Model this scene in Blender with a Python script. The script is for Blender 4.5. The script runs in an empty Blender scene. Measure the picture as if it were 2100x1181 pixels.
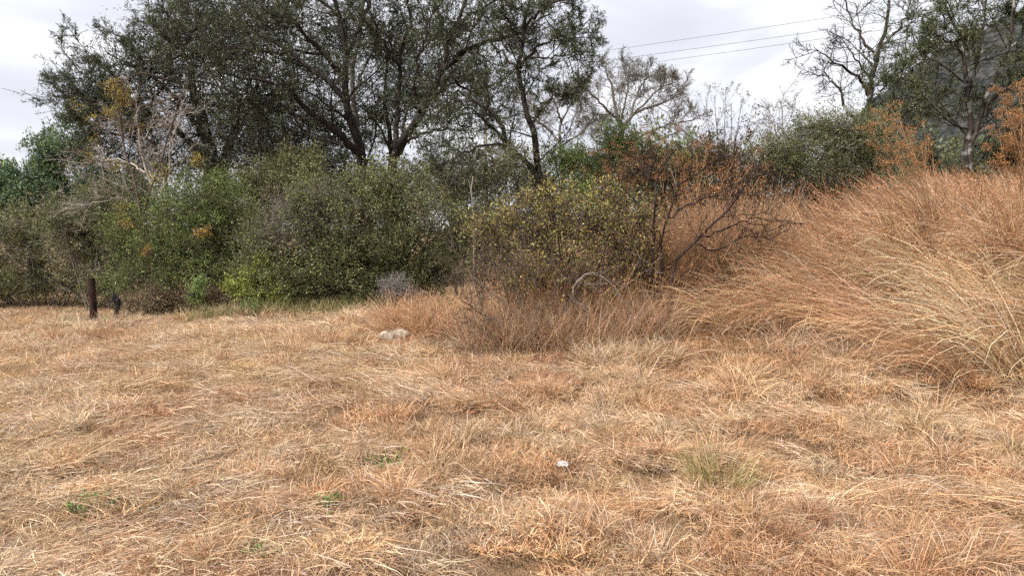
import bpy, math
import numpy as np

rng = np.random.default_rng(7)
SC = bpy.context.scene
COL = SC.collection

# ------------------------------------------------------------------ camera
F = 1528.0                      # focal length in photograph pixels (2100 wide)
CAM = np.array([0.0, 0.0, 1.6])
PITCH = math.atan((590.5 - 480.0) / F)
cd = bpy.data.cameras.new('camera')
cam = bpy.data.objects.new('camera', cd); COL.objects.link(cam)
cd.sensor_width = 36.0; cd.lens = 36.0 * F / 2100.0
cd.clip_start = 0.05; cd.clip_end = 6000.0
cam.location = CAM
cam.rotation_euler = (math.pi / 2 - PITCH, 0, 0)
SC.camera = cam

# ------------------------------------------------------------------ sky and sun
SUN_DIR = np.array([-0.60, -0.42, 0.88]); SUN_DIR /= np.linalg.norm(SUN_DIR)   # towards the sun
w = bpy.data.worlds.new('World'); SC.world = w; w.use_nodes = True
nt = w.node_tree; N = nt.nodes; Lk = nt.links
N.clear()
out = N.new('ShaderNodeOutputWorld'); bg = N.new('ShaderNodeBackground')
sky = N.new('ShaderNodeTexSky'); sky.sky_type = 'NISHITA'; sky.sun_disc = False
sky.sun_elevation = math.asin(SUN_DIR[2]); sky.sun_rotation = math.atan2(SUN_DIR[0], SUN_DIR[1])
sky.air_density = 1.0; sky.dust_density = 2.0
skm = N.new('ShaderNodeVectorMath'); skm.operation = 'SCALE'; skm.inputs['Scale'].default_value = 0.11
Lk.new(sky.outputs[0], skm.inputs[0])
tc = N.new('ShaderNodeTexCoord')
sep = N.new('ShaderNodeSeparateXYZ'); Lk.new(tc.outputs['Generated'], sep.inputs[0])
zz = N.new('ShaderNodeMath'); zz.operation = 'MAXIMUM'; zz.inputs[1].default_value = 0.0; Lk.new(sep.outputs['Z'], zz.inputs[0])
za = N.new('ShaderNodeMath'); za.operation = 'ADD'; za.inputs[1].default_value = 0.22; Lk.new(zz.outputs[0], za.inputs[0])
dx = N.new('ShaderNodeMath'); dx.operation = 'DIVIDE'; Lk.new(sep.outputs['X'], dx.inputs[0]); Lk.new(za.outputs[0], dx.inputs[1])
dy = N.new('ShaderNodeMath'); dy.operation = 'DIVIDE'; Lk.new(sep.outputs['Y'], dy.inputs[0]); Lk.new(za.outputs[0], dy.inputs[1])
cmb = N.new('ShaderNodeCombineXYZ'); Lk.new(dx.outputs[0], cmb.inputs[0]); Lk.new(dy.outputs[0], cmb.inputs[1])
mp = N.new('ShaderNodeMapping'); mp.inputs['Location'].default_value = (0.35, 1.0, 0.0); Lk.new(cmb.outputs[0], mp.inputs[0])
nz = N.new('ShaderNodeTexNoise'); nz.inputs['Scale'].default_value = 1.25; nz.inputs['Detail'].default_value = 5; nz.inputs['Roughness'].default_value = 0.5
nz.inputs['Distortion'].default_value = 0.4
Lk.new(mp.outputs[0], nz.inputs['Vector'])
rp = N.new('ShaderNodeValToRGB'); Lk.new(nz.outputs['Fac'], rp.inputs[0])
e = rp.color_ramp.elements
e[0].position = 0.30; e[0].color = (0.62, 0.63, 0.70, 1)
e[1].position = 0.68; e[1].color = (1.0, 1.0, 1.0, 1)
m = e.new(0.46); m.color = (0.72, 0.73, 0.80, 1)
m = e.new(0.56); m.color = (0.86, 0.865, 0.90, 1)
mix = N.new('ShaderNodeMix'); mix.data_type = 'RGBA'; mix.inputs['Factor'].default_value = 0.93
Lk.new(skm.outputs[0], mix.inputs['A']); Lk.new(rp.outputs[0], mix.inputs['B'])
Lk.new(mix.outputs['Result'], bg.inputs['Color']); bg.inputs['Strength'].default_value = 1.0
Lk.new(bg.outputs[0], out.inputs[0])

sl = bpy.data.lights.new('sun', 'SUN'); sl.energy = 4.9; sl.angle = math.radians(3.0); sl.color = (1.0, 0.95, 0.87)
so = bpy.data.objects.new('sun', sl); COL.objects.link(so)
from mathutils import Vector
so.rotation_euler = Vector(SUN_DIR).to_track_quat('Z', 'Y').to_euler()
so.location = (-20, -20, 40)

vs = SC.view_settings
vs.view_transform = 'Standard'; vs.look = 'None'; vs.gamma = 1.0; vs.exposure = 0.36; vs.use_curve_mapping = False
cy = SC.cycles
cy.max_bounces = 4; cy.diffuse_bounces = 3; cy.glossy_bounces = 1; cy.transmission_bounces = 2; cy.transparent_max_bounces = 2
cy.use_adaptive_sampling = True; cy.adaptive_threshold = 0.035; cy.adaptive_min_samples = 24
cy.use_denoising = False

# ------------------------------------------------------------------ helpers
def ss(a, b, x):
    t = np.clip((x - a) / (b - a), 0, 1); return t * t * (3 - 2 * t)

_tab = {}
def vnoise(x, y, seed=0):
    if seed not in _tab: _tab[seed] = np.random.default_rng(1000 + seed).random((256, 256))
    T = _tab[seed]
    xi = np.floor(x).astype(int); yi = np.floor(y).astype(int)
    fx = x - xi; fy = y - yi; fx = fx * fx * (3 - 2 * fx); fy = fy * fy * (3 - 2 * fy)
    a = T[xi % 256, yi % 256]; b = T[(xi + 1) % 256, yi % 256]; c = T[xi % 256, (yi + 1) % 256]; d = T[(xi + 1) % 256, (yi + 1) % 256]
    return (a * (1 - fx) + b * fx) * (1 - fy) + (c * (1 - fx) + d * fx) * fy
def fbm(x, y, seed=0, o=4):
    s = 0; a = 0.5; t = 0
    for i in range(o):
        s = s + a * vnoise(x * 2 ** i + 17 * i, y * 2 ** i + 5 * i, seed + i); t += a; a *= 0.5
    return s / t

def G0(x, y):
    """large shape of the ground"""
    g = 0.30 * ss(3, 10, y) * ss(-10.5, -1.5, x) - 0.17 * ss(-3.0, -9.5, x) * ss(8, 18, y)
    g = g + 1.10 * ss(1.2, 6.8, x) * ss(4.3, 11.5, y) + 0.16 * ss(0.5, 3.0, x) * ss(4.3, 8, y) + 0.55 * ss(-2, 3, x) * ss(10, 18, y)
    g = g - 0.10 * np.exp(-(((x + 8.2) / 1.6) ** 2 + ((y - 17.2) / 0.9) ** 2))
    g = g + 0.02 * np.maximum(y - 24, 0)
    return g
def G(x, y):
    near = 1 - ss(25, 40, y)
    r = 0.10 * (fbm(x * 0.9, y * 0.9, 3, 3) - 0.5) + 0.15 * (fbm(x * 2.6, y * 2.6, 9, 2) - 0.5)
    pit = ss(0.60, 0.70, fbm(x * 1.5 + 12, y * 1.5 + 31, 19, 2))
    return G0(x, y) + (r - 0.10 * pit * ss(-4, 1, x)) * near

def ray(px, py):
    u = (px - 1050.0) / F; v = (590.5 - py) / F
    d = np.array([u, math.cos(PITCH) + v * math.sin(PITCH), -math.sin(PITCH) + v * math.cos(PITCH)])
    return d / d[1]
def at(px, py, d): return CAM + ray(px, py) * d
def ground_at(px, d):
    p = at(px, 590, d); return np.array([p[0], p[1], float(G(np.array(p[0]), np.array(p[1])))])

def nrm(v): return v / (np.linalg.norm(v, axis=-1, keepdims=True) + 1e-9)

class Geo:
    def __init__(s): s.v = []; s.q = []; s.t = []; s.c = []; s.n = 0
    def add(s, v, q=None, t=None, c=None):
        v = np.asarray(v, float).reshape(-1, 3)
        if q is not None and len(q): s.q.append(np.asarray(q).reshape(-1, 4) + s.n)
        if t is not None and len(t): s.t.append(np.asarray(t).reshape(-1, 3) + s.n)
        s.v.append(v)
        c = np.full((len(v), 3), 0.5) if c is None else np.broadcast_to(np.asarray(c, float), (len(v), 3))
        s.c.append(c); s.n += len(v)
    def tris(s): return sum(len(a) * 2 for a in s.q) + sum(len(a) for a in s.t)
    def build(s, name, mat, parent=None, smooth=False):
        v = np.concatenate(s.v); c = np.concatenate(s.c)
        q = np.concatenate(s.q) if s.q else np.zeros((0, 4), int); t = np.concatenate(s.t) if s.t else np.zeros((0, 3), int)
        org = np.zeros(3)
        q_ = parent
        while q_ is not None: org = org + np.array(q_.location); q_ = q_.parent
        me = bpy.data.meshes.new(name)
        me.vertices.add(len(v)); me.vertices.foreach_set('co', (v - org).astype(np.float32).ravel())
        nl = q.size + t.size; me.loops.add(nl)
        me.loops.foreach_set('vertex_index', np.concatenate([q.ravel(), t.ravel()]).astype(np.int32))
        me.polygons.add(len(q) + len(t))
        st = np.concatenate([np.arange(len(q)) * 4, q.size + np.arange(len(t)) * 3]).astype(np.int32)
        me.polygons.foreach_set('loop_start', st)
        me.update(calc_edges=True)
        if smooth: me.polygons.foreach_set('use_smooth', np.ones(len(me.polygons), bool))
        a = me.attributes.new('Col', 'FLOAT_COLOR', 'POINT')
        a.data.foreach_set('color', np.concatenate([c, np.ones((len(c), 1))], 1).astype(np.float32).ravel())
        me.materials.append(mat)
        o = bpy.data.objects.new(name, me); COL.objects.link(o)
        if parent is not None: o.parent = parent
        TRI[0] += len(q) * 2 + len(t)
        return o
TRI = [0]
GAIN = 2.0

def thing(name, loc, label, cat, group=None):
    o = bpy.data.objects.new(name, None); COL.objects.link(o); o.location = loc
    o.empty_display_size = 0.2
    return tag(o, label, cat, group)
def tag(o, label=None, cat=None, group=None, kind=None):
    if label: o['label'] = label
    if cat: o['category'] = cat
    if group: o['group'] = group
    if kind: o['kind'] = kind
    return o

# ---- materials
def mat_leaf(name, trans=0.25, rough=0.55, spec=0.3):
    m = bpy.data.materials.new(name); m.use_nodes = True; n = m.node_tree.nodes; l = m.node_tree.links
    n.clear()
    o = n.new('ShaderNodeOutputMaterial'); a = n.new('ShaderNodeAttribute'); a.attribute_name = 'Col'
    p = n.new('ShaderNodeBsdfPrincipled'); p.inputs['Roughness'].default_value = rough; p.inputs['Specular IOR Level'].default_value = spec
    t = n.new('ShaderNodeBsdfTranslucent'); x = n.new('ShaderNodeMixShader'); x.inputs[0].default_value = trans
    l.new(a.outputs['Color'], p.inputs['Base Color']); l.new(a.outputs['Color'], t.inputs['Color'])
    l.new(p.outputs[0], x.inputs[1]); l.new(t.outputs[0], x.inputs[2]); l.new(x.outputs[0], o.inputs[0])
    return m
def mat_bark(name, c1, c2, scale=14.0, bump=0.6, rough=0.9, patch=None):
    m = bpy.data.materials.new(name); m.use_nodes = True; n = m.node_tree.nodes; l = m.node_tree.links
    p = n['Principled BSDF']; p.inputs['Roughness'].default_value = rough; p.inputs['Specular IOR Level'].default_value = 0.2
    tc = n.new('ShaderNodeTexCoord'); mp = n.new('ShaderNodeMapping'); mp.inputs['Scale'].default_value = (1, 1, 0.25); l.new(tc.outputs['Object'], mp.inputs[0])
    z = n.new('ShaderNodeTexNoise'); z.inputs['Scale'].default_value = scale; z.inputs['Detail'].default_value = 6; l.new(mp.outputs[0], z.inputs['Vector'])
    r = n.new('ShaderNodeValToRGB'); r.color_ramp.elements[0].position = 0.35; r.color_ramp.elements[1].position = 0.68
    r.color_ramp.elements[0].color = (*c1, 1); r.color_ramp.elements[1].color = (*c2, 1); l.new(z.outputs['Fac'], r.inputs[0])
    src = r.outputs[0]
    if patch:
        z2 = n.new('ShaderNodeTexNoise'); z2.inputs['Scale'].default_value = 3.5; z2.inputs['Detail'].default_value = 5; l.new(tc.outputs['Object'], z2.inputs['Vector'])
        r2 = n.new('ShaderNodeValToRGB'); r2.color_ramp.elements[0].position = 0.54; r2.color_ramp.elements[1].position = 0.62; l.new(z2.outputs['Fac'], r2.inputs[0])
        x = n.new('ShaderNodeMix'); x.data_type = 'RGBA'; l.new(r2.outputs[0], x.inputs['Factor']); l.new(src, x.inputs['A']); x.inputs['B'].default_value = (*patch, 1)
        src = x.outputs['Result']
    l.new(src, p.inputs['Base Color'])
    b = n.new('ShaderNodeBump'); b.inputs['Strength'].default_value = bump; b.inputs['Distance'].default_value = 0.03; l.new(z.outputs['Fac'], b.inputs['Height']); l.new(b.outputs[0], p.inputs['Normal'])
    return m

M_leaf = mat_leaf('leaf_surface', 0.28, 0.5, 0.35)
M_straw = mat_leaf('straw_surface', 0.18, 0.5, 0.35)
M_dark = mat_bark('dark_acacia_bark', (0.016, 0.012, 0.010), (0.06, 0.047, 0.040))
M_lich = mat_bark('lichen_patched_bark', (0.022, 0.018, 0.014), (0.075, 0.062, 0.05), patch=(0.26, 0.26, 0.24))
M_grey = mat_bark('pale_grey_bark', (0.24, 0.205, 0.175), (0.44, 0.39, 0.34))
M_twig = mat_bark('brown_twig_bark', (0.07, 0.05, 0.04), (0.16, 0.12, 0.095))
M_gtwig = mat_bark('grey_twig_bark', (0.15, 0.125, 0.11), (0.30, 0.26, 0.235))
M_dtwig = mat_bark('dark_twig_bark', (0.014, 0.009, 0.008), (0.055, 0.036, 0.031))
M_far = mat_bark('far_bare_bark', (0.095, 0.085, 0.075), (0.19, 0.172, 0.152))

# ---- shapes
def catmull(pts, K):
    p = np.asarray(pts, float); n = len(p)
    pad = np.vstack([2 * p[0] - p[1], p, 2 * p[-1] - p[-2]])
    t = np.linspace(0, n - 1 - 1e-6, K); i = t.astype(int); f = (t - i)[:, None]
    a, b, c, d = pad[i], pad[i + 1], pad[i + 2], pad[i + 3]
    return 0.5 * (2 * b + (c - a) * f + (2 * a - 5 * b + 4 * c - d) * f ** 2 + (3 * b - a - 3 * c + d) * f ** 3)

def tubes(geo, P, R, S=5, col=None):
    """P (N,K,3) centre lines, R (N,K) radii"""
    N_, K, _ = P.shape
    if N_ == 0: return
    T = np.empty_like(P); T[:, 1:-1] = P[:, 2:] - P[:, :-2]; T[:, 0] = P[:, 1] - P[:, 0]; T[:, -1] = P[:, -1] - P[:, -2]; T = nrm(T)
    mean = nrm(P[:, -1] - P[:, 0]); ref = np.zeros((N_, 3)); ref[np.arange(N_), np.argmin(np.abs(mean), 1)] = 1
    U = nrm(np.cross(T, ref[:, None, :])); V = np.cross(T, U)
    a = np.arange(S) * 2 * math.pi / S
    ring = P[:, :, None, :] + R[:, :, None, None] * (np.cos(a)[None, None, :, None] * U[:, :, None, :] + np.sin(a)[None, None, :, None] * V[:, :, None, :])
    base = (np.arange(N_) * K * S)[:, None, None] + (np.arange(K - 1) * S)[None, :, None]
    j = np.arange(S)[None, None, :]; j2 = (j + 1) % S
    q = np.stack([base + j, base + j2, base + S + j2, base + S + j], -1)
    c = None if col is None else np.repeat(np.asarray(col), K * S, 0)
    geo.add(ring.reshape(-1, 3), q.reshape(-1, 4), None, c)

def path_at(P, idx, t):
    K = P.shape[1]; s = t * (K - 1); i = np.minimum(s.astype(int), K - 2); f = (s - i)[:, None]
    a = P[idx, i]; b = P[idx, i + 1]
    return a * (1 - f) + b * f, nrm(b - a)
def rad_at(R, idx, t):
    K = R.shape[1]; s = t * (K - 1); i = np.minimum(s.astype(int), K - 2); f = s - i
    return R[idx, i] * (1 - f) + R[idx, i + 1] * f
def plen(P): return np.linalg.norm(np.diff(P, axis=1), axis=2).sum(1)

def walk(pos, d, L, K, wander, trop, r0, r1, r):
    P = np.empty((len(pos), K, 3)); P[:, 0] = pos; st = (L / (K - 1))[:, None]
    for k in range(1, K):
        d = nrm(d + wander * r.normal(size=d.shape) + np.asarray(trop) / (K - 1))
        P[:, k] = P[:, k - 1] + d * st
    f = np.linspace(0, 1, K)[None] ** 0.8
    R = r0[:, None] * (1 - f) + np.asarray(r1).reshape(-1, 1) * f
    return P, R

def spawn(P, R, n, t0, t1, ang, rel, K, wander, trop, r, rs=0.6, tip=0.004, lmin=0.05, lmax=9, taper=0.45):
    """n side branches on each parent path"""
    Np = len(P); idx = np.repeat(np.arange(Np), n)
    j = np.tile(np.arange(n), Np)
    t = t0 + (t1 - t0) * (j + r.random(len(idx))) / n
    pos, T = path_at(P, idx, t)
    az = j * 2.399 + r.random(Np)[idx] * 6.28 + r.normal(size=len(idx)) * 0.4
    ref = np.where(np.abs(T[:, 2:3]) < 0.9, np.array([[0, 0, 1.0]]), np.array([[1.0, 0, 0]]))
    U = nrm(np.cross(T, ref)); V = np.cross(T, U)
    a = np.radians(ang) * r.uniform(0.65, 1.3, len(idx))
    d = np.cos(a)[:, None] * T + np.sin(a)[:, None] * (np.cos(az)[:, None] * U + np.sin(az)[:, None] * V)
    L = np.clip(plen(P)[idx] * rel * (1 - taper * t) * r.uniform(0.55, 1.3, len(idx)), lmin, lmax)
    r0 = np.maximum(rad_at(R, idx, t) * rs * r.uniform(0.7, 1.0, len(idx)), tip)
    return walk(pos, d, L, K, wander, trop, r0, tip * 0.7, r)

def palette(n, cols, r, var=0.25, w=None):
    cols = np.asarray(cols, float); i = r.choice(len(cols), n, p=w); j = r.choice(len(cols), n, p=w); f = r.random((n, 1)) * 0.6
    c = cols[i] * (1 - f) + cols[j] * f
    return np.clip(c * np.exp(r.normal(size=(n, 1)) * var), 0.003, 0.9)

def leaves(geo, pos, d, L, W, col, r, fold=0.25):
    """one folded diamond leaf per row"""
    n = len(pos); 
    if n == 0: return
    side = nrm(np.cross(d, nrm(r.normal(size=(n, 3)) + np.array([0, 0, 0.9])))); up = np.cross(side, d)
    L = np.broadcast_to(L, (n,))[:, None]; W = np.broadcast_to(W, (n,))[:, None]
    b = pos; tip = pos + d * L; mid = pos + d * L * 0.5 
    v = np.stack([b, mid + side * W * 0.5 + up * W * fold, tip, mid - side * W * 0.5 + up * W * fold], 1)
    q = np.arange(n)[:, None] * 4
    t = np.concatenate([q + np.array([[0, 1, 2]]), q + np.array([[0, 2, 3]])])
    geo.add(v.reshape(-1, 3), None, t, np.repeat(col, 4, 0))

def leaves_on(geo, P, n, L, W, cols, r, t0=0.15, spread=0.02, var=0.17, w=None, out=0.7):
    Np = len(P); idx = np.repeat(np.arange(Np), n); t = r.uniform(t0, 1.0, len(idx))
    pos, T = path_at(P, idx, t)
    pos = pos + r.normal(size=pos.shape) * spread
    d = nrm(T * out + r.normal(size=T.shape) * 0.75 + np.array([0, 0, 0.15]))
    tint = np.exp(r.normal(size=(Np, 1)) * 0.24)[idx]
    c = np.clip(palette(len(idx), cols, r, var, w) * tint * GAIN, 0.003, 0.9)
    leaves(geo, pos, d, L * r.uniform(0.6, 1.3, len(idx)), W * r.uniform(0.7, 1.2, len(idx)), c, r)

def blades(geo, base, az, el, L, curl, W, col, r, K=4, twist=0.5, ground=True, taper=0.6, wig=0.0):
    n = len(base); P = np.empty((n, K, 3)); P[:, 0] = base; st = L / (K - 1)
    tw = r.normal(size=n) * twist
    s = np.linspace(0, 1, K)
    for k in range(1, K):
        sm = (s[k] + s[k - 1]) / 2
        e_ = el - curl * sm + (r.normal(size=n) * wig if wig else 0); a_ = az + tw * sm + (r.normal(size=n) * wig if wig else 0)
        P[:, k] = P[:, k - 1] + st[:, None] * np.stack([np.cos(e_) * np.cos(a_), np.cos(e_) * np.sin(a_), np.sin(e_)], 1)
    if ground:
        g = G(P[..., 0], P[..., 1]) + 0.004; P[..., 2] = np.maximum(P[..., 2], g)
    T = np.empty_like(P); T[:, 1:-1] = P[:, 2:] - P[:, :-2]; T[:, 0] = P[:, 1] - P[:, 0]; T[:, -1] = P[:, -1] - P[:, -2]; T = nrm(T)
    ref = nrm(r.normal(size=(n, 3)))
    U = nrm(np.cross(T, ref[:, None, :]))
    wd = W[:, None] * 0.5 * np.maximum(1 - s[None], 0) ** taper
    A = P + U * wd[..., None]; B = P - U * wd[..., None]
    v = np.concatenate([np.stack([A[:, :-1], B[:, :-1]], 2).reshape(n, -1, 3), P[:, -1:]], 1)
    nv = 2 * (K - 1) + 1; o = (np.arange(n) * nv)[:, None]
    q = [np.stack([o[:, 0] + 2 * k, o[:, 0] + 2 * k + 1, o[:, 0] + 2 * k + 3, o[:, 0] + 2 * k + 2], 1) for k in range(K - 2)]
    q = np.concatenate(q) if q else None
    t = np.stack([o[:, 0] + 2 * (K - 2), o[:, 0] + 2 * (K - 2) + 1, o[:, 0] + nv - 1], 1)
    geo.add(v.reshape(-1, 3), q, t, np.repeat(col, nv, 0))
    return P

# ------------------------------------------------------------------ ground
def make_ground():
    def axis(lo, hi, n0, far):
        core = np.linspace(lo, hi, n0)
        st = core[1] - core[0]; g = []; p = st
        x = hi
        while x < far: p *= 1.28; x += p; g.append(x)
        h = []; p = st; x = lo
        while x > -far: p *= 1.28; x -= p; h.append(x)
        return np.array(h[::-1] + list(core) + g)
    xs = axis(-14, 14, 140, 3000); ys = axis(1.5, 22, 105, 3000)
    X, Y = np.meshgrid(xs, ys, indexing='ij'); Z = G(X, Y)
    Z = np.where(Y > 120, np.minimum(Z, 2.2), Z)
    nx, ny = X.shape
    i = (np.arange(nx - 1)[:, None] * ny + np.arange(ny - 1)[None]).ravel()
    g = Geo(); g.add(np.stack([X, Y, Z], -1).reshape(-1, 3), np.stack([i, i + ny, i + ny + 1, i + 1], 1))
    m = bpy.data.materials.new('dry_thatch_soil'); m.use_nodes = True; n = m.node_tree.nodes; l = m.node_tree.links
    p = n['Principled BSDF']; p.inputs['Roughness'].default_value = 0.95; p.inputs['Specular IOR Level'].default_value = 0.1
    tc = n.new('ShaderNodeTexCoord')
    z = n.new('ShaderNodeTexNoise'); z.inputs['Scale'].default_value = 90; z.inputs['Detail'].default_value = 8; z.inputs['Roughness'].default_value = 0.7; l.new(tc.outputs['Object'], z.inputs['Vector'])
    r = n.new('ShaderNodeValToRGB'); r.color_ramp.elements[0].position = 0.36; r.color_ramp.elements[1].position = 0.66
    r.color_ramp.elements[0].color = (0.10, 0.06, 0.035, 1); r.color_ramp.elements[1].color = (0.42, 0.28, 0.165, 1); l.new(z.outputs['Fac'], r.inputs[0])
    l.new(r.outputs[0], p.inputs['Base Color'])
    b = n.new('ShaderNodeBump'); b.inputs['Strength'].default_value = 1.0; b.inputs['Distance'].default_value = 0.02; l.new(z.outputs['Fac'], b.inputs['Height']); l.new(b.outputs[0], p.inputs['Normal'])
    return tag(g.build('ground', m, smooth=True), 'uneven ground of dry thatch and brown soil under the grass', None, kind='structure')
make_ground()

# hill behind the right-hand trees
def make_hill():
    r = np.random.default_rng(5)
    nx, ny = 200, 90
    u = np.linspace(0, 1, nx); v = np.linspace(0, 1, ny); U, V = np.meshgrid(u, v, indexing='ij')
    X = 180 + U * 520; Y = 260 + V * 420
    ridge = np.interp(X + 10 * (fbm(X * 0.03, Y * 0.03, 37, 3) - 0.5), [180, 205, 238, 265, 291, 321, 350, 410, 700], [0, 3, 22, 74, 112, 136, 150, 174, 250])
    Z = ridge * ss(0.0, 0.8, V) * (1 - 0.25 * ss(0.8, 1, V)) + 12 * (fbm(X * 0.02, Y * 0.02, 31, 5) - 0.5) * (0.2 + ss(230, 300, X)) - 1.5
    # craggy steps
    cr = fbm(X * 0.05, Y * 0.05, 41, 4); Z = Z + 22 * np.abs(cr - 0.5) * ss(230, 320, X) * ss(0.1, 0.5, V)
    i = (np.arange(nx - 1)[:, None] * ny + np.arange(ny - 1)[None]).ravel()
    g = Geo(); g.add(np.stack([X, Y, Z], -1).reshape(-1, 3), np.stack([i, i + ny, i + ny + 1, i + 1], 1))
    m = bpy.data.materials.new('hillside_rock_scrub'); m.use_nodes = True; n = m.node_tree.nodes; l = m.node_tree.links
    p = n['Principled BSDF']; p.inputs['Roughness'].default_value = 0.95; p.inputs['Specular IOR Level'].default_value = 0.1
    tc = n.new('ShaderNodeTexCoord')
    z = n.new('ShaderNodeTexNoise'); z.inputs['Scale'].default_value = 0.16; z.inputs['Detail'].default_value = 9; z.inputs['Roughness'].default_value = 0.65; l.new(tc.outputs['Object'], z.inputs['Vector'])
    q = n.new('ShaderNodeValToRGB'); el = q.color_ramp.elements
    el[0].position = 0.38; el[0].color = (0.016, 0.020, 0.020, 1); el[1].position = 0.64; el[1].color = (0.075, 0.070, 0.070, 1)
    e2 = el.new(0.5); e2.color = (0.036, 0.039, 0.038, 1); l.new(z.outputs['Fac'], q.inputs[0]); l.new(q.outputs[0], p.inputs['Base Color'])
    tag(g.build('hill', m, smooth=True), 'scrubby rocky hill rising behind the trees', None, kind='structure')
    # scrub on its flank
    n_ = 3200; a = r.integers(15, 110, n_); b = r.integers(0, ny - 1, n_)
    c = np.stack([X[a, b], Y[a, b], Z[a, b]], 1) + r.normal(size=(n_, 3)) * [1.5, 2.0, 0]
    g = Geo(); k = 7
    cc = np.repeat(c, k, 0); s = np.repeat(r.uniform(0.9, 2.2, n_), k)[:, None]
    pos = cc + r.normal(size=(n_ * k, 3)) * s * [0.7, 0.7, 0.5] + [0, 0, 1.0]
    d = nrm(r.normal(size=(n_ * k, 3)) + [0, 0, 0.5])
    col = np.repeat(palette(n_, [(0.032, 0.042, 0.028), (0.048, 0.055, 0.035), (0.06, 0.055, 0.04)], r), k, 0)
    leaves(g, pos, d, s[:, 0] * 0.9, s[:, 0] * 0.7, col, r)
    tag(g.build('hillside_scrub', M_leaf), 'far-off scrub and bushes dotting the flank of the hill', 'scrub', kind='stuff')
make_hill()

# ------------------------------------------------------------------ trees
def limbs_from_pixels(specs, depth, K=12, r=rng, jit=0.0, root_py=455):
    """specs: list of (points[(px,py[,ddepth])], r0, r1)"""
    P = []; R = []
    for pts, r0, r1 in specs:
        w_ = [at(p[0], p[1], depth + (p[2] if len(p) > 2 else 0)) for p in pts]
        if pts[0][1] >= root_py:
            z_ = float(G(np.array(w_[0][0]), np.array(w_[0][1]))) - 0.08
            if w_[0][2] > z_ + 0.25: w_ = [np.array([w_[0][0], w_[0][1], z_])] + w_
            else: w_[0][2] = min(w_[0][2], z_)
        c = catmull(w_, K); c[1:-1] += r.normal(size=(K - 2, 3)) * jit
        P.append(c); R.append(np.linspace(1, 0, K) ** 0.9 * (r0 - r1) + r1)
    return np.array(P), np.array(R)

def down_to_ground(px, py, depth, drop=0.1):
    p = at(px, py, depth); g = float(G(np.array(p[0]), np.array(p[1])))
    return np.array([p[0], p[1], g - drop])

def acacia(name, label, base_px, depth, specs, seed, cols, n=(7, 7, 7), rel=(0.55, 0.5, 0.5), leafn=12, leafL=0.062, leafW=0.0145, bark=M_dark,
           trop=(0, 0, 0.12), ang=(55, 50, 50), branch_mat=None, tip=0.0048, wander=0.16, cat='tree', pods=0, t0=0.25, group=None, lmax=(2.4, 1.2, 0.55), thin=0.66, root_py=400):
    r = np.random.default_rng(seed)
    P0, R0 = limbs_from_pixels(specs, depth, 16, r, 0.03 if cat == 'tree' else 0.012, root_py)
    b = ground_at(base_px, depth)
    root = thing(name, b, label, cat, group)
    g = Geo(); R0 = R0 * thin; tubes(g, P0, R0, 9)
    g.build('trunk', bark, root, smooth=True)
    g = Geo()
    P1, R1 = spawn(P0, R0, n[0], t0, 1.0, ang[0], rel[0], 8, wander, trop, r, 0.42, tip * 2.2, 0.3, lmax[0]); tubes(g, P1, R1, 5)
    P2, R2 = spawn(P1, R1, n[1], 0.15, 1.0, ang[1], rel[1], 5, wander * 1.2, trop, r, 0.5, tip * 1.4, 0.6 * lmax[1] * 0.3, lmax[1]); tubes(g, P2, R2, 3)
    P3, R3 = spawn(P2, R2, n[2], 0.1, 1.0, ang[2], rel[2], 3, wander * 1.5, trop, r, 0.55, tip, 0.3 * lmax[2], lmax[2]); tubes(g, P3, R3, 3)
    g.build('branches', branch_mat or bark, root)
    if leafn:
        g = Geo(); leaves_on(g, P3, leafn, leafL, leafW, cols, r, 0.05, 0.014, out=1.4)
        leaves_on(g, P2, max(leafn // 2, 1), leafL, leafW, cols, r, 0.3, 0.03)
        g.build('crown', M_leaf, root)
    if pods:
        g = Geo(); i = r.choice(len(P3), min(pods, len(P3)), replace=False)
        pos = P3[i, -1]; d = nrm(r.normal(size=(len(i), 3)) * 0.35 + [0, 0, -1])
        leaves(g, pos, d, 0.12, 0.022, palette(len(i), [(0.42, 0.37, 0.33), (0.30, 0.24, 0.2)], r), r)
        tag(g.build('seed_pods', M_straw, root), kind='stuff')
    return root

ACA = [(0.037, 0.050, 0.026), (0.05, 0.060, 0.030), (0.066, 0.064, 0.034), (0.030, 0.040, 0.024)]
OLIVE = [(0.085, 0.095, 0.035), (0.065, 0.08, 0.03), (0.12, 0.115, 0.045), (0.05, 0.06, 0.028)]

# two big acacias side by side behind the round bush
acacia('acacia_tree', 'big dark acacia with leaning trunk and long boughs sweeping left', 745, 18.0, [
    ([(752, 470), (745, 330), (722, 260), (714, 200), (710, 110), (690, 20), (670, -80)], 0.21, 0.05),
    ([(740, 322), (700, 280, -.4), (640, 235, -.8), (590, 185, -1.2), (520, 165, -1.4), (440, 150, -1.5)], 0.14, 0.02),
    ([(712, 215), (680, 175, .3), (635, 140, .5), (570, 90, .8), (490, 60, 1), (400, 25, 1.2), (340, 5, 1.2)], 0.12, 0.02),
    ([(712, 160), (660, 110, -.5), (610, 50, -1), (560, 0, -1.4), (500, -50, -1.6)], 0.09, 0.02),
    ([(710, 120), (735, 60, .6), (760, 0, .9), (790, -80, 1.2)], 0.09, 0.03),
    ([(735, 310), (660, 285, .8), (600, 270, 1), (530, 250, 1)], 0.07, 0.015),
    ([(690, 30), (620, -20), (520, -50), (430, -60)], 0.06, 0.015),
    ([(660, 110, -.5), (600, 105, -1.2), (520, 105, -1.8), (440, 90, -2), (370, 75, -2.2)], 0.05, 0.012),
    ], 11, ACA, n=(9, 8, 7), leafn=14, pods=260, trop=(-0.10, 0, 0.10))
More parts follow.
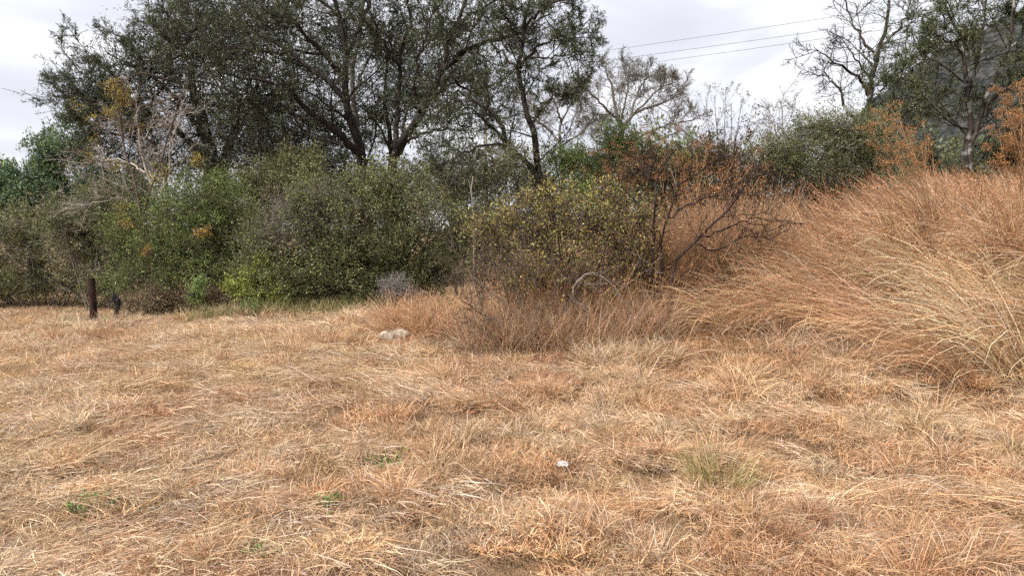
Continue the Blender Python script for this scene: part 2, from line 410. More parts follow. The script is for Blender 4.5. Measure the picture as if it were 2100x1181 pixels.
acacia('acacia_tree', 'pale barked acacia stem standing close behind the leaning dark trunk', 727, 18.9, [
    ([(740, 460), (735, 320), (727, 240), (724, 150), (735, 80), (748, 0), (750, -70)], 0.13, 0.04),
    ([(726, 190), (745, 140), (775, 90), (800, 40)], 0.05, 0.015),
    ([(727, 230), (690, 180, .4), (660, 150, .6), (640, 100, .8)], 0.05, 0.015),
    ], 12, ACA, n=(6, 6, 6), leafn=9, bark=mat_bark('weathered_pale_bark', (0.06, 0.05, 0.042), (0.2, 0.18, 0.16)), branch_mat=M_dark, lmax=(1.6, .9, .45))
acacia('acacia_tree', 'dark acacia with forked trunk leaning right over the round bush', 800, 17.4, [
    ([(795, 480), (802, 335), (828, 285), (868, 225), (895, 165), (915, 105), (935, 50), (965, -30)], 0.20, 0.045),
    ([(900, 150), (935, 120, -.4), (970, 95, -.7), (1020, 82, -.9), (1080, 60, -1), (1130, 30, -1)], 0.11, 0.02),
    ([(890, 180), (920, 160, .5), (960, 185, .8), (1000, 180, 1.0), (1050, 150, 1.1), (1100, 130, 1.2)], 0.06, 0.015),
    ([(812, 320), (815, 220, .6), (820, 130, .9), (835, 50, 1), (845, -40, 1.1)], 0.11, 0.03),
    ([(835, 290), (870, 275, -.5), (910, 265, -.8), (950, 235, -.9), (1000, 235, -1)], 0.06, 0.012),
    ([(820, 140, .9), (785, 90, .5), (765, 40, .3), (745, -20, .2)], 0.06, 0.02),
    ([(915, 110), (905, 50, .4), (890, -10, .6), (870, -70, .8)], 0.07, 0.02),
    ([(860, 240), (850, 170, -.7), (865, 100, -1), (880, 40, -1.2)], 0.06, 0.02),
    ([(935, 50), (985, 20, .5), (1040, -10, .8), (1090, -40, .8)], 0.06, 0.02),
    ], 13, ACA, n=(8, 8, 7), leafn=13, pods=200)
acacia('acacia_tree', 'dark acacia with crooked twin stems before the far bare trees', 1105, 15.5, [
    ([(1118, 470), (1112, 380), (1098, 300), (1092, 255), (1072, 205), (1066, 140), (1072, 70), (1085, 0), (1095, -70)], 0.135, 0.03),
    ([(1108, 400), (1085, 340), (1045, 300, .3), (1025, 250, .4), (990, 215, .5), (940, 190, .6), (900, 195, .7)], 0.115, 0.02),
    ([(1040, 292, .3), (1005, 255, 0), (960, 222, -.2), (920, 205, -.3), (880, 225, -.4)], 0.05, 0.012),
    ([(1045, 300, .3), (1000, 298, -.2), (960, 310, -.5), (920, 335, -.7), (880, 350, -.8)], 0.045, 0.012),
    ([(1094, 250), (1115, 215, -.2), (1140, 195, -.4), (1175, 192, -.6)], 0.045, 0.012),
    ([(1067, 140), (1100, 100, .3), (1140, 80, .5), (1180, 75, .6), (1212, 48, .6)], 0.05, 0.008),
    ([(1075, 60), (1110, 20, -.4), (1150, 5, -.6), (1190, -20, -.7)], 0.045, 0.01),
    ([(1066, 150), (1030, 110, .4), (1000, 80, .6), (975, 30, .8)], 0.05, 0.012),
    ([(1072, 90), (1040, 40, -.3), (1020, -20, -.5)], 0.045, 0.012),
    ([(1075, 120), (1120, 120, -.5), (1165, 115, -.8), (1190, 125, -.9)], 0.035, 0.008),
    ], 14, ACA, n=(8, 7, 6), leafn=10, lmax=(1.1, .6, .32), pods=120)

# right-hand trees
acacia('bare_thorn_tree', 'leafless thorn tree with pale patched trunk left of the hill', 1785, 18.0, [
    ([(1790, 420), (1785, 240), (1788, 180), (1800, 110), (1815, 50), (1822, -10), (1815, -80)], 0.13, 0.025),
    ([(1786, 200), (1765, 165), (1735, 140, -.3), (1700, 122, -.5), (1668, 95, -.6)], 0.075, 0.008),
    ([(1797, 120), (1775, 85, .3), (1752, 50, .5), (1735, 5, .6), (1722, -40, .6)], 0.06, 0.012),
    ([(1750, 240), (1728, 205, .4), (1712, 170, .5), (1695, 155, .6), (1675, 158, .6)], 0.06, 0.008),
    ([(1800, 105), (1835, 70, -.3), (1860, 30, -.5), (1880, -20, -.6)], 0.06, 0.012),
    ([(1785, 220), (1815, 180, .5), (1850, 140, .8), (1890, 105, 1)], 0.05, 0.01),
    ([(1790, 175), (1765, 135, -.5), (1748, 110, -.8), (1740, 80, -1)], 0.04, 0.01),
    ], 21, ACA, n=(8, 7, 6), leafn=0, bark=M_lich, branch_mat=M_dark, lmax=(1.1, .55, .28), tip=0.0045, trop=(-0.05, 0, 0.2))
acacia('acacia_tree', 'tall sparse acacia with curved trunks at the right edge of the grass bank', 1985, 14.5, [
    ([(1985, 440), (1988, 345), (1995, 280), (2022, 215), (2050, 140), (2070, 60), (2085, -40)], 0.12, 0.03),
    ([(1980, 345), (1986, 250), (1985, 170), (1972, 100), (1952, 40), (1930, -30)], 0.10, 0.025),
    ([(2010, 240), (2050, 195, -.3), (2095, 160, -.5), (2140, 120, -.6)], 0.06, 0.015),
    ([(1985, 180), (2010, 110, .4), (2020, 40, .6), (2020, -50, .7)], 0.06, 0.02),
    ([(1995, 290), (1950, 240, .5), (1910, 215, .8), (1870, 200, 1)], 0.045, 0.01),
    ([(1975, 110), (1935, 85, -.3), (1895, 75, -.5)], 0.04, 0.01),
    ([(2055, 130), (2090, 80, .3), (2120, 20, .4)], 0.05, 0.015),
    ([(2000, 300), (2050, 270, .6), (2110, 260, 1)], 0.045, 0.01),
    ], 22, [(0.040, 0.056, 0.026), (0.055, 0.069, 0.032), (0.072, 0.073, 0.036)], n=(8, 8, 6), leafn=11, bark=M_lich, branch_mat=M_dark, lmax=(1.3, .65, .33), trop=(0, 0, 0.02), pods=80, thin=0.6)
acacia('acacia_tree', 'slim grey green acacia between the bare thorn tree and the tall acacia', 1860, 17.0, [
    ([(1862, 420), (1856, 290), (1846, 210), (1852, 130), (1870, 60)], 0.075, 0.015),
    ([(1854, 260), (1880, 215, .3), (1905, 190, .5), (1935, 150, .6)], 0.045, 0.01),
    ([(1848, 220), (1825, 185, -.3), (1805, 160, -.4)], 0.035, 0.01),
    ([(1848, 180), (1875, 140, -.4), (1900, 110, -.5), (1920, 60, -.6)], 0.035, 0.01),
    ([(1856, 290), (1820, 260, .4), (1790, 235, .5)], 0.03, 0.008),
    ], 23, [(0.045, 0.058, 0.03), (0.065, 0.072, 0.036)], n=(8, 7, 6), leafn=8, lmax=(1.0, .55, .3), bark=M_lich, branch_mat=M_dark)

# far bare trees
acacia('bare_tree', 'far leafless tree with a broad domed crown under the power lines', 1275, 38.0, [
    ([(1285, 420), (1282, 330), (1275, 275), (1262, 220), (1255, 180), (1245, 150)], 0.28, 0.05),
    ([(1275, 272), (1295, 238), (1325, 222, 1), (1360, 212, 1.4), (1400, 190, 1.6)], 0.18, 0.03),
    ([(1278, 300), (1330, 272, -1), (1365, 258, -1.4), (1400, 252, -1.6), (1425, 245, -1.8)], 0.14, 0.03),
    ([(1268, 250), (1240, 220, -1), (1215, 195, -1.5), (1195, 175, -2)], 0.12, 0.03),
    ([(1290, 245), (1305, 200, .5), (1320, 170, .8), (1330, 150, 1)], 0.11, 0.03),
    ([(1300, 235), (1350, 185, -1.2), (1385, 170, -1.6)], 0.09, 0.03),
    ([(1270, 260), (1285, 190, 1.5), (1290, 150, 2)], 0.10, 0.03),
    ([(1280, 290), (1245, 262, 1), (1215, 240, 1.4)], 0.09, 0.03),
    ], 31, [(0.085, 0.085, 0.045), (0.085, 0.072, 0.055)], n=(10, 9, 11), leafn=1, bark=M_far, lmax=(2.0, 1.2, 0.8), tip=0.0068, trop=(0, 0, 0.3), leafL=0.07, leafW=0.035, ang=(50, 45, 42), thin=0.6)
acacia('bare_tree', 'far leafless tree with spreading limbs left of the domed bare tree', 1150, 36.0, [
    ([(1160, 420), (1150, 330), (1148, 285), (1152, 245), (1172, 215), (1195, 200)], 0.17, 0.03),
    ([(1148, 290), (1120, 262, 1), (1095, 245, 1.4), (1070, 225, 1.6)], 0.12, 0.03),
    ([(1150, 250), (1140, 215, -1), (1125, 190, -1.5)], 0.09, 0.03),
    ([(1150, 300), (1190, 275, .8), (1210, 250, 1)], 0.08, 0.03),
    ([(1110, 255, 1), (1090, 215, .6), (1060, 190, .3)], 0.07, 0.03),
    ], 32, [(0.11, 0.09, 0.06)], n=(9, 8, 7), leafn=1, bark=M_far, lmax=(1.8, 1.1, 0.7), tip=0.006, trop=(0, 0, 0.3), leafL=0.07, leafW=0.035, thin=0.6)
acacia('bare_sapling', 'wispy leafless sapling poking above the green bush right of centre', 1605, 15.0, [
    ([(1610, 400), (1606, 290), (1604, 240), (1600, 205)], 0.02, 0.006),
    ([(1607, 290), (1590, 250), (1575, 225)], 0.012, 0.005),
    ([(1606, 270), (1625, 235), (1632, 210)], 0.012, 0.005),
    ([(1608, 310), (1585, 275, .2), (1560, 245, .3)], 0.012, 0.005)], 33, [(0.10, 0.09, 0.06), (0.15, 0.11, 0.08)], n=(7, 5, 4), leafn=1, lmax=(.5, .3, .15), bark=M_twig, leafL=0.03, tip=0.002, cat='sapling')

# pale bare tree on the left
acacia('pale_bare_tree', 'pale grey leafless tree with forked stems rising behind the green feathery shrub', 322, 15.6, [
    ([(330, 600), (325, 470), (322, 412), (300, 358), (286, 300), (284, 250), (287, 220)], 0.055, 0.012),
    ([(322, 412), (338, 375), (345, 350), (350, 300), (366, 250), (384, 215)], 0.042, 0.008),
    ([(318, 560), (300, 455), (272, 405, -.3), (235, 375, -.5), (190, 358, -.6)], 0.032, 0.006),
    ([(298, 355), (265, 335, .3), (215, 325, .5), (170, 330, .6)], 0.028, 0.005),
    ([(342, 360), (325, 325, -.3), (305, 300, -.4)], 0.02, 0.005),
    ([(350, 300), (345, 255, .2), (335, 225, .3)], 0.018, 0.005),
    ([(290, 320), (255, 280, -.3), (235, 255, -.4)], 0.02, 0.005),
    ([(288, 300), (310, 260, .3), (320, 235, .3)], 0.018, 0.005),
    ([(280, 415, -.3), (230, 410, -.6), (170, 420, -.8), (130, 415, -.9)], 0.02, 0.005),
    ], 41, [(0.3, 0.25, 0.1)], n=(7, 6, 4), leafn=0, bark=M_grey, lmax=(.9, .5, .25), tip=0.0028, thin=0.8, root_py=500, ang=(40, 40, 40), trop=(-0.1, 0, 0.15))

# ------------------------------------------------------------------ bushes
def bush(name, label, base_px, depth, lumps, seed, cols, leafL, leafW, twigs=1500, leafn=14, stem_mat=M_twig, stems=9, stem_r=0.03, cat='bush',
         w=None, ry=1.0, twig_len=0.32, shell=0.55, part='foliage', twig_show=0.35, spread=0.03, up=0.25, group=None, trunk=None, tip=0.003, stray=0.0, out=0.7, twig_frac=0.33, spray=11, spray_r=0.13):
    """lumps: (px, py, rx_px, rz_px[, depth offset, weight])"""
    r = np.random.default_rng(seed)
    b = ground_at(base_px, depth); root = thing(name, b, label, cat, group)
    C = []; Rd = []; Wt = []
    for l in lumps:
        dd = depth + (l[4] if len(l) > 4 else 0); C.append(at(l[0], l[1], dd))
        rx = l[2] * dd / F; rz = l[3] * dd / F; Rd.append((rx, min(rx, 1.3 * rz) * ry, rz)); Wt.append((l[5] if len(l) > 5 else 1) * (rx * rz) ** 0.85)
    C = np.array(C); Rd = np.array(Rd); Wt = np.array(Wt) / sum(Wt)
    ns = max(twigs // spray, 4); ks = r.choice(len(C), ns, p=Wt)
    us = nrm(r.normal(size=(ns, 3)))
    wob = 0.62 + 0.76 * fbm(us[:, 0] * 2.6 + ks * 3.1 + 20, us[:, 2] * 2.6 + us[:, 1] * 1.9 + 20, seed % 50, 3)
    rad = (shell + (1 - shell) * r.random(ns) ** 0.6) * wob * (1 + np.minimum(np.abs(r.normal(size=ns)), 1.6) * stray)
    rad = np.minimum(rad, 1.22)
    cs = C[ks] + us * Rd[ks] * rad[:, None]
    si = r.integers(0, ns, twigs); k = ks[si]; u = us[si]
    tgt = cs[si] + np.clip(r.normal(size=(twigs, 3)), -1.6, 1.6) * np.minimum(spray_r, 0.45 * Rd[k].min(1))[:, None] * np.array([1, 1, 0.75])
    gz = G(tgt[:, 0], tgt[:, 1]) + 0.03; tgt[:, 2] = np.maximum(tgt[:, 2], gz)
    d = nrm(u * 0.9 + np.array([0, 0, up]) + r.normal(size=u.shape) * 0.45)
    L = twig_len * r.uniform(0.5, 1.3, twigs)
    P, R = walk(tgt - d * L[:, None] * 0.6, d, L, 3, 0.22, (0, 0, 0.1), np.full(twigs, tip * 1.5), tip, r)
    g = Geo(); 
    if trunk is not None:
        TP, TR = limbs_from_pixels(trunk, depth, 12, r, 0.02); tubes(g, TP, TR, 7); src = TP[0, -3]
    # stems: ground -> lump centres
    nb = max(stems, len(C)); ki = np.concatenate([np.arange(len(C)), r.integers(0, len(C), max(nb - len(C), 0))])
    PP = []; 
    for q in ki:
        c = C[q] + r.normal(size=3) * Rd[q] * 0.25
        if trunk is not None: s0 = TP[r.integers(len(TP)), r.integers(6, 12)]
        else:
            s0 = np.array([b[0] + (c[0] - b[0]) * 0.45 + r.normal() * 0.12, b[1] + (c[1] - b[1]) * 0.4 + r.normal() * 0.12, 0]); s0[2] = float(G(s0[0], s0[1])) - 0.03
        m_ = (s0 + c) / 2 + np.array([0, 0, 0.12 * np.linalg.norm(c - s0)]) + r.normal(size=3) * 0.08
        PP.append(catmull([s0, m_, c], 8))
    PP = np.array(PP); RR = np.linspace(1, 0.3, 8)[None] * stem_r * r.uniform(0.6, 1.1, (len(PP), 1))
    tubes(g, PP, RR, 6)
    # secondary: lump centre -> some twigs
    sel = np.where(r.random(twigs) < twig_show * 0.6)[0]
    # nearest stem end of the same lump
    end = C[k[sel]] + r.normal(size=(len(sel), 3)) * Rd[k[sel]] * 0.2
    st = P[sel, 0]; mid = (end + st) / 2 + r.normal(size=end.shape) * 0.06
    Q = np.stack([end, mid, st], 1)
    tubes(g, Q, np.linspace(1, 0.4, 3)[None] * np.full((len(sel), 1), tip * 2.6), 3)
    g.build('stems', stem_mat, root)
    g = Geo(); kk = r.random(twigs) < twig_frac; tubes(g, P[kk], R[kk], 3); tag(g.build('twigs', stem_mat, root), kind='stuff')
    if leafn:
        g = Geo(); leaves_on(g, P, leafn, leafL, leafW, cols, r, 0.05, spread, w=w, out=out)
        g.build(part, M_leaf, root)
    return root

GRN = [(0.066, 0.094, 0.027), (0.088, 0.112, 0.033), (0.105, 0.105, 0.037), (0.046, 0.064, 0.025)]
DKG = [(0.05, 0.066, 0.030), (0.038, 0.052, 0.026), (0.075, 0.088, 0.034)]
BLG = [(0.055, 0.095, 0.058), (0.075, 0.115, 0.065), (0.04, 0.07, 0.045)]
BRO = [(0.095, 0.085, 0.04), (0.12, 0.10, 0.05), (0.07, 0.07, 0.032)]
YEL = [(0.35, 0.25, 0.03), (0.28, 0.22, 0.035), (0.30, 0.17, 0.025)]

# dense dark tree behind on the left, its crown
bush('dense_acacia_tree', 'dense dark green acacia with feathery crown filling the upper left', 430, 20.0, [
    (300, 140, 130, 70), (215, 210, 105, 65), (430, 110, 150, 80, .5), (400, 225, 140, 80, -.4), (290, 265, 110, 70), (520, 225, 120, 80, .5), (190, 195, 50, 45),
    (560, 315, 120, 70, -1.0), (350, 330, 110, 60, .5), (480, 60, 120, 60, .8), (640, 355, 90, 50, -1.2), (250, 340, 90, 50), (600, 150, 120, 90, 1.0), (370, 60, 90, 50, .6), (560, 30, 120, 60, .8), (680, 60, 90, 70, 1.4), (650, 260, 90, 60, .8), (500, 295, 90, 55, -1.0), (590, 360, 100, 45, -1.3), (450, 330, 70, 45, -.8)],
    51, [(0.034, 0.047, 0.028), (0.047, 0.058, 0.032), (0.062, 0.060, 0.035), (0.037, 0.041, 0.03)], 0.10, 0.023, twigs=7400, leafn=10, stem_mat=M_dark, stems=26, stem_r=0.03, cat='tree', part='crown', twig_len=0.75,
    shell=0.25, twig_show=0.22, spread=0.03, up=0.15, tip=0.0045, stray=0.12, out=1.5, spray=7, spray_r=0.33, twig_frac=0.75,
    trunk=[([(430, 520), (432, 400), (432, 330), (420, 260), (400, 190), (390, 130)], 0.30, 0.06), ([(445, 520), (452, 380), (470, 300), (500, 230), (530, 170)], 0.22, 0.05),
           ([(432, 340), (390, 290), (330, 245), (260, 215), (190, 190)], 0.11, 0.012), ([(425, 300), (370, 210), (300, 150), (220, 110)], 0.08, 0.010)])
bush('background_acacia', 'shadowy acacia foliage filling the space behind the twin dark trunks', 800, 22.0, [
    (690, 270, 80, 55), (775, 230, 70, 80), (850, 200, 80, 70), (900, 290, 60, 28), (960, 150, 90, 60), (640, 330, 90, 50), (1010, 240, 50, 40), (800, 110, 110, 70), (930, 60, 110, 60)],
    55, [(0.034, 0.047, 0.028), (0.047, 0.058, 0.032), (0.06, 0.06, 0.034)], 0.11, 0.028, twigs=2600, leafn=10, stem_mat=M_dark, stems=18, stem_r=0.025, cat='tree', part='crown', twig_len=0.7, shell=0.2, twig_show=0.3, up=0.15, tip=0.005, stray=0.12, out=1.5, spray=7, spray_r=0.32,
    trunk=[([(812, 520), (810, 380), (800, 280), (790, 190), (800, 110)], 0.12, 0.03), ([(808, 330), (860, 240), (920, 160), (960, 90)], 0.08, 0.02)])
# long feathery boughs reaching left out of it
acacia('feathery_acacia', 'acacia with long feathery twigs reaching left against the pale sky', 300, 19.0, [
    ([(350, 520), (340, 380), (315, 290), (280, 215), (240, 165), (205, 130), (165, 95)], 0.09, 0.008),
    ([(320, 300), (270, 260), (215, 225, .4), (170, 200, .6), (130, 185, .6)], 0.06, 0.008),
    ([(315, 290), (255, 280, -.5), (195, 262, -.8), (145, 240, -1)], 0.06, 0.008),
    ([(280, 210), (285, 150, .5), (275, 110, .8), (255, 80, 1)], 0.05, 0.008),
    ([(300, 240), (340, 150, -.5), (350, 95, -.8), (325, 50, -1)], 0.06, 0.01),
    ([(340, 140, -.5), (390, 80, -.8), (410, 30, -1), (390, 5, -1)], 0.05, 0.01),
    ([(280, 215), (215, 180, 1), (170, 150, 1.4), (135, 110, 1.6)], 0.05, 0.008),
    ([(300, 270), (230, 240, .2), (165, 215, .2)], 0.05, 0.008),
    ], 52, ACA, n=(8, 7, 6), leafn=13, lmax=(.75, .5, .32), trop=(-0.22, 0, 0.12), ang=(38, 36, 40), t0=0.2)
bush('leafy_tree', 'blue green leafy tree at the far left edge beyond the field', 60, 22.0, [
    (60, 365, 65, 45), (130, 330, 55, 50), (110, 410, 110, 50), (5, 395, 60, 50), (160, 295, 45, 45), (40, 455, 100, 50), (190, 400, 80, 60), (-60, 420, 80, 70), (-30, 340, 30, 20), (90, 290, 35, 25)],
    53, BLG + [(0.10, 0.11, 0.03)], 0.10, 0.045, twigs=2600, leafn=14, stem_mat=M_dark, stems=16, stem_r=0.06, cat='tree', part='crown', twig_len=0.5, shell=0.45, trunk=[([(70, 560), (75, 450), (85, 380), (100, 330)], 0.2, 0.05)])
# yellow-leaved sapling
bush('yellow_leaved_tree', 'slender tree with mustard yellow leaf sprays among the dark foliage', 300, 14.6, [
    (228, 172, 20, 28), (245, 205, 25, 25), (262, 185, 28, 20), (236, 228, 22, 20), (385, 147, 28, 12), (335, 158, 20, 8), (152, 218, 18, 14), (285, 250, 25, 14), (195, 240, 20, 10), (350, 350, 40, 24), (400, 335, 18, 20), (180, 300, 30, 12), (215, 335, 35, 20), (125, 350, 20, 14), (75, 400, 22, 14), (260, 430, 28, 16), (450, 225, 12, 6)],
    54, [(0.22, 0.16, 0.02), (0.17, 0.14, 0.025), (0.14, 0.11, 0.03)], 0.045, 0.015, twigs=330, leafn=8, stem_mat=M_twig, stems=17, stem_r=0.012, cat='tree', twig_len=0.3, shell=0.1, stray=0.3, trunk=[([(300, 600), (290, 450), (262, 330), (245, 250), (232, 190)], 0.035, 0.008), ([(290, 450), (330, 330), (360, 230), (385, 160)], 0.025, 0.006)], ry=0.7)

bush('thorn_bush', 'brownish olive thorn bush behind the upright post at far left', 90, 18.0, [
    (60, 520, 130, 75), (190, 520, 100, 70), (-80, 500, 120, 100), (110, 580, 150, 45), (40, 465, 90, 35), (215, 470, 60, 45), (0, 590, 120, 40)],
    61, BRO + OLIVE, 0.068, 0.027, twigs=3300, leafn=11, stem_mat=M_gtwig, stems=20, twig_len=0.6, shell=0.35, twig_show=0.3, stray=0.1, out=1.2)
bush('feathery_shrub', 'bright green feathery shrub with a few orange sprays beside the round bush', 350, 14.6, [
    (330, 510, 95, 90), (425, 430, 75, 70), (290, 575, 60, 45), (410, 540, 100, 85), (445, 370, 24, 26, .3), (360, 440, 70, 60), (470, 480, 60, 70), (255, 500, 30, 60), (480, 400, 40, 40, .6)],
    62, GRN + [(0.075, 0.11, 0.032)], 0.052, 0.018, twigs=3500, leafn=15, stems=16, twig_len=0.42, shell=0.4, stray=0.2, out=1.1)
bush('orange_leaf_sprig', 'small orange yellow sprays growing through the green feathery shrub', 300, 13.7, [
    (250, 458, 22, 10), (352, 480, 12, 8), (420, 478, 26, 9), (215, 480, 14, 8), (300, 520, 14, 10)], 63, [(0.22, 0.10, 0.02), (0.20, 0.14, 0.03)], 0.05, 0.016, twigs=45, leafn=7, stems=5, stem_r=0.008, twig_len=0.2, shell=0.1, cat='shrub')
bush('round_bush', 'large rounded dark olive bush in the middle of the thicket edge', 720, 13.0, [
    (620, 530, 110, 85), (740, 440, 120, 95), (850, 480, 105, 110), (700, 550, 150, 75), (880, 560, 75, 50), (555, 585, 80, 45), (790, 385, 70, 50), (650, 440, 70, 60), (930, 470, 40, 70, .5), (690, 590, 170, 45, -.3), (800, 590, 100, 45), (560, 520, 70, 80)],
    64, OLIVE, 0.046, 0.022, twigs=6400, leafn=11, stems=22, twig_len=0.36, shell=0.5, stray=0.1, spray=14, spray_r=0.15)
bush('leafy_shrub', 'low yellow green leafy shrub at the foot of the round bush', 510, 12.7, [
    (520, 560, 28, 32), (545, 600, 40, 30), (500, 605, 20, 20), (490, 585, 20, 16)], 65, [(0.13, 0.15, 0.03), (0.10, 0.125, 0.03), (0.17, 0.17, 0.035)], 0.045, 0.024, twigs=420, leafn=13, stems=8, stem_r=0.012, twig_len=0.22, cat='shrub')
bush('twiggy_shrub', 'grey brown nearly leafless twiggy shrub draped over the round bush', 610, 12.9, [
    (600, 430, 70, 45), (660, 410, 70, 40), (560, 480, 60, 40), (640, 470, 60, 40), (700, 490, 50, 30)], 66, BRO, 0.03, 0.012, twigs=1100, leafn=3, stem_mat=M_gtwig, stems=6, stem_r=0.006, twig_len=0.5, shell=0.2, cat='shrub', twig_show=0.3, tip=0.0022, twig_frac=1.0)
bush('brush_pile', 'low dry brown brushwood between the broken stump and the round bush', 370, 13.8, [
    (340, 610, 80, 30), (420, 610, 60, 34), (290, 630, 50, 18), (470, 620, 40, 20)], 67, [(0.14, 0.09, 0.055), (0.09, 0.10, 0.04), (0.18, 0.12, 0.07)], 0.045, 0.014, twigs=1500, leafn=5, stem_mat=M_twig, stems=14, stem_r=0.01, twig_len=0.45, shell=0.1, cat='brushwood', up=0.5)
bush('weed', 'pale green sprawling weed against the brushwood left of the round bush', 400, 13.3, [
    (405, 580, 24, 16), (395, 605, 16, 16)], 68, [(0.10, 0.16, 0.05), (0.14, 0.18, 0.06)], 0.05, 0.018, twigs=110, leafn=10, stems=4, stem_r=0.006, twig_len=0.2, cat='weed')
bush('weed', 'low dark green feathery weed on the field edge under the round bush', 505, 12.3, [
    (505, 632, 24, 12), (490, 640, 12, 8)], 69, [(0.06, 0.11, 0.045), (0.09, 0.13, 0.05)], 0.05, 0.014, twigs=150, leafn=10, stems=4, stem_r=0.005, twig_len=0.16, cat='weed')
bush('silver_shrub', 'small silvery grey dry shrub at the right foot of the round bush', 820, 11.2, [
    (815, 590, 30, 24), (840, 605, 26, 14), (800, 605, 18, 14)], 70, [(0.10, 0.092, 0.088), (0.13, 0.12, 0.115)], 0.03, 0.010, twigs=420, leafn=6, stem_mat=M_gtwig, stems=8, stem_r=0.008, twig_len=0.22, cat='shrub')

# middle distance hedge
bush('hedge_bush', 'grey green scrubby bush between the round bush and the crooked acacia', 960, 15.5, [
    (930, 380, 70, 70), (1010, 360, 70, 65), (980, 440, 80, 60), (900, 340, 40, 35), (1070, 370, 40, 60), (1050, 330, 40, 35), (960, 320, 40, 25), (950, 500, 90, 60), (1040, 450, 70, 80), (1010, 540, 80, 50)], 71, [(0.085, 0.095, 0.04), (0.10, 0.09, 0.055), (0.12, 0.12, 0.05)], 0.056, 0.022, twigs=3000, leafn=9, stem_mat=M_gtwig, stems=14, twig_len=0.5, shell=0.3)
bush('hedge_bush', 'light green rounded bush right of the crooked acacia trunk', 1170, 17.5, [
    (1165, 340, 60, 45), (1210, 345, 50, 50), (1140, 320, 30, 25), (1120, 370, 60, 40), (1190, 380, 80, 50), (1170, 430, 90, 55, -2), (1260, 420, 80, 50, -2), (1090, 440, 60, 50, -2)], 72, [(0.10, 0.14, 0.035), (0.13, 0.16, 0.045), (0.08, 0.11, 0.03)], 0.05, 0.02, twigs=2300, leafn=12, stems=10, twig_len=0.4)
bush('hedge_bush', 'deep green pointed bush rising behind the rusty seed heads', 1260, 16.5, [
    (1258, 290, 35, 36), (1265, 330, 60, 45), (1320, 320, 60, 40), (1380, 310, 50, 35), (1330, 370, 90, 50), (1410, 350, 50, 40)], 73, [(0.07, 0.105, 0.03), (0.09, 0.12, 0.035), (0.06, 0.085, 0.03)], 0.05, 0.02, twigs=1900, leafn=13, stems=10, twig_len=0.35)
bush('olive_bush', 'broad olive bush with grey twigs standing behind the grass bank', 1690, 12.6, [
    (1640, 320, 75, 55), (1740, 300, 85, 60), (1700, 370, 125, 50), (1790, 335, 60, 70), (1605, 355, 45, 55), (1680, 260, 40, 25), (1790, 265, 35, 30), (1640, 400, 90, 40), (1760, 400, 80, 40), (1720, 265, 60, 40), (1600, 300, 50, 40)],
    74, [(0.062, 0.077, 0.025), (0.085, 0.095, 0.033), (0.048, 0.06, 0.024), (0.085, 0.08, 0.038)], 0.045, 0.016, twigs=3300, leafn=12, stem_mat=M_gtwig, stems=18, twig_len=0.45, shell=0.35, stray=0.2, out=1.1)
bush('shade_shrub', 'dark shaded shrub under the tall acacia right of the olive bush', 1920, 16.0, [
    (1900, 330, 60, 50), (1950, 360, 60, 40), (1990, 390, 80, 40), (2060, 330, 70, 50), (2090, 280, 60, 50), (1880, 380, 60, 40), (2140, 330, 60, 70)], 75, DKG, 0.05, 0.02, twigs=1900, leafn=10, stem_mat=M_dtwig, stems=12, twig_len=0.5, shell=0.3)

bush('understory_bush', 'dull olive brown bush filling the gap between feathery shrub and round bush', 520, 16.4, [
    (520, 440, 70, 80), (560, 380, 90, 55), (480, 540, 60, 70), (610, 350, 80, 45), (540, 590, 80, 50)], 77, BRO + OLIVE, 0.065, 0.027, twigs=2600, leafn=11, stem_mat=M_twig, stems=12, twig_len=0.5, shell=0.25, stray=0.1)
bush('understory_bush', 'dull dark bush behind the pale bare tree and the upright post', 230, 17.0, [
    (250, 440, 90, 60), (200, 420, 80, 50), (230, 540, 80, 70), (300, 400, 60, 60), (150, 470, 70, 50)], 78, DKG + BRO, 0.065, 0.027, twigs=2400, leafn=11, stem_mat=M_gtwig, stems=12, twig_len=0.55, shell=0.25, stray=0.15)
bush('russet_bush', 'brown leaved scrub closing the gap between thorn shrub and olive bush', 1470, 12.2, [
    (1450, 410, 90, 55), (1540, 410, 70, 50), (1370, 420, 80, 60), (1500, 460, 90, 50), (1400, 350, 60, 45), (1560, 360, 40, 40), (1320, 350, 60, 40), (1480, 330, 60, 40)], 79, [(0.12, 0.07, 0.035), (0.10, 0.085, 0.035), (0.08, 0.085, 0.03)], 0.045, 0.016, twigs=2600, leafn=8, stem_mat=M_dtwig, stems=16, twig_len=0.5, shell=0.1, stray=0.25, up=0.5, twig_frac=0.8)

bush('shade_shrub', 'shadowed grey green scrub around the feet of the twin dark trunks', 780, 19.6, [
    (700, 385, 80, 60), (780, 375, 75, 60), (860, 375, 80, 60), (930, 350, 60, 45), (630, 400, 80, 60), (820, 440, 140, 50), (990, 380, 60, 50)], 80, [(0.05, 0.058, 0.03), (0.065, 0.068, 0.038), (0.04, 0.048, 0.028)], 0.08, 0.034, twigs=1700, leafn=11, stem_mat=M_twig, stems=10, twig_len=0.5, shell=0.2, stray=0.1, spray_r=0.2)

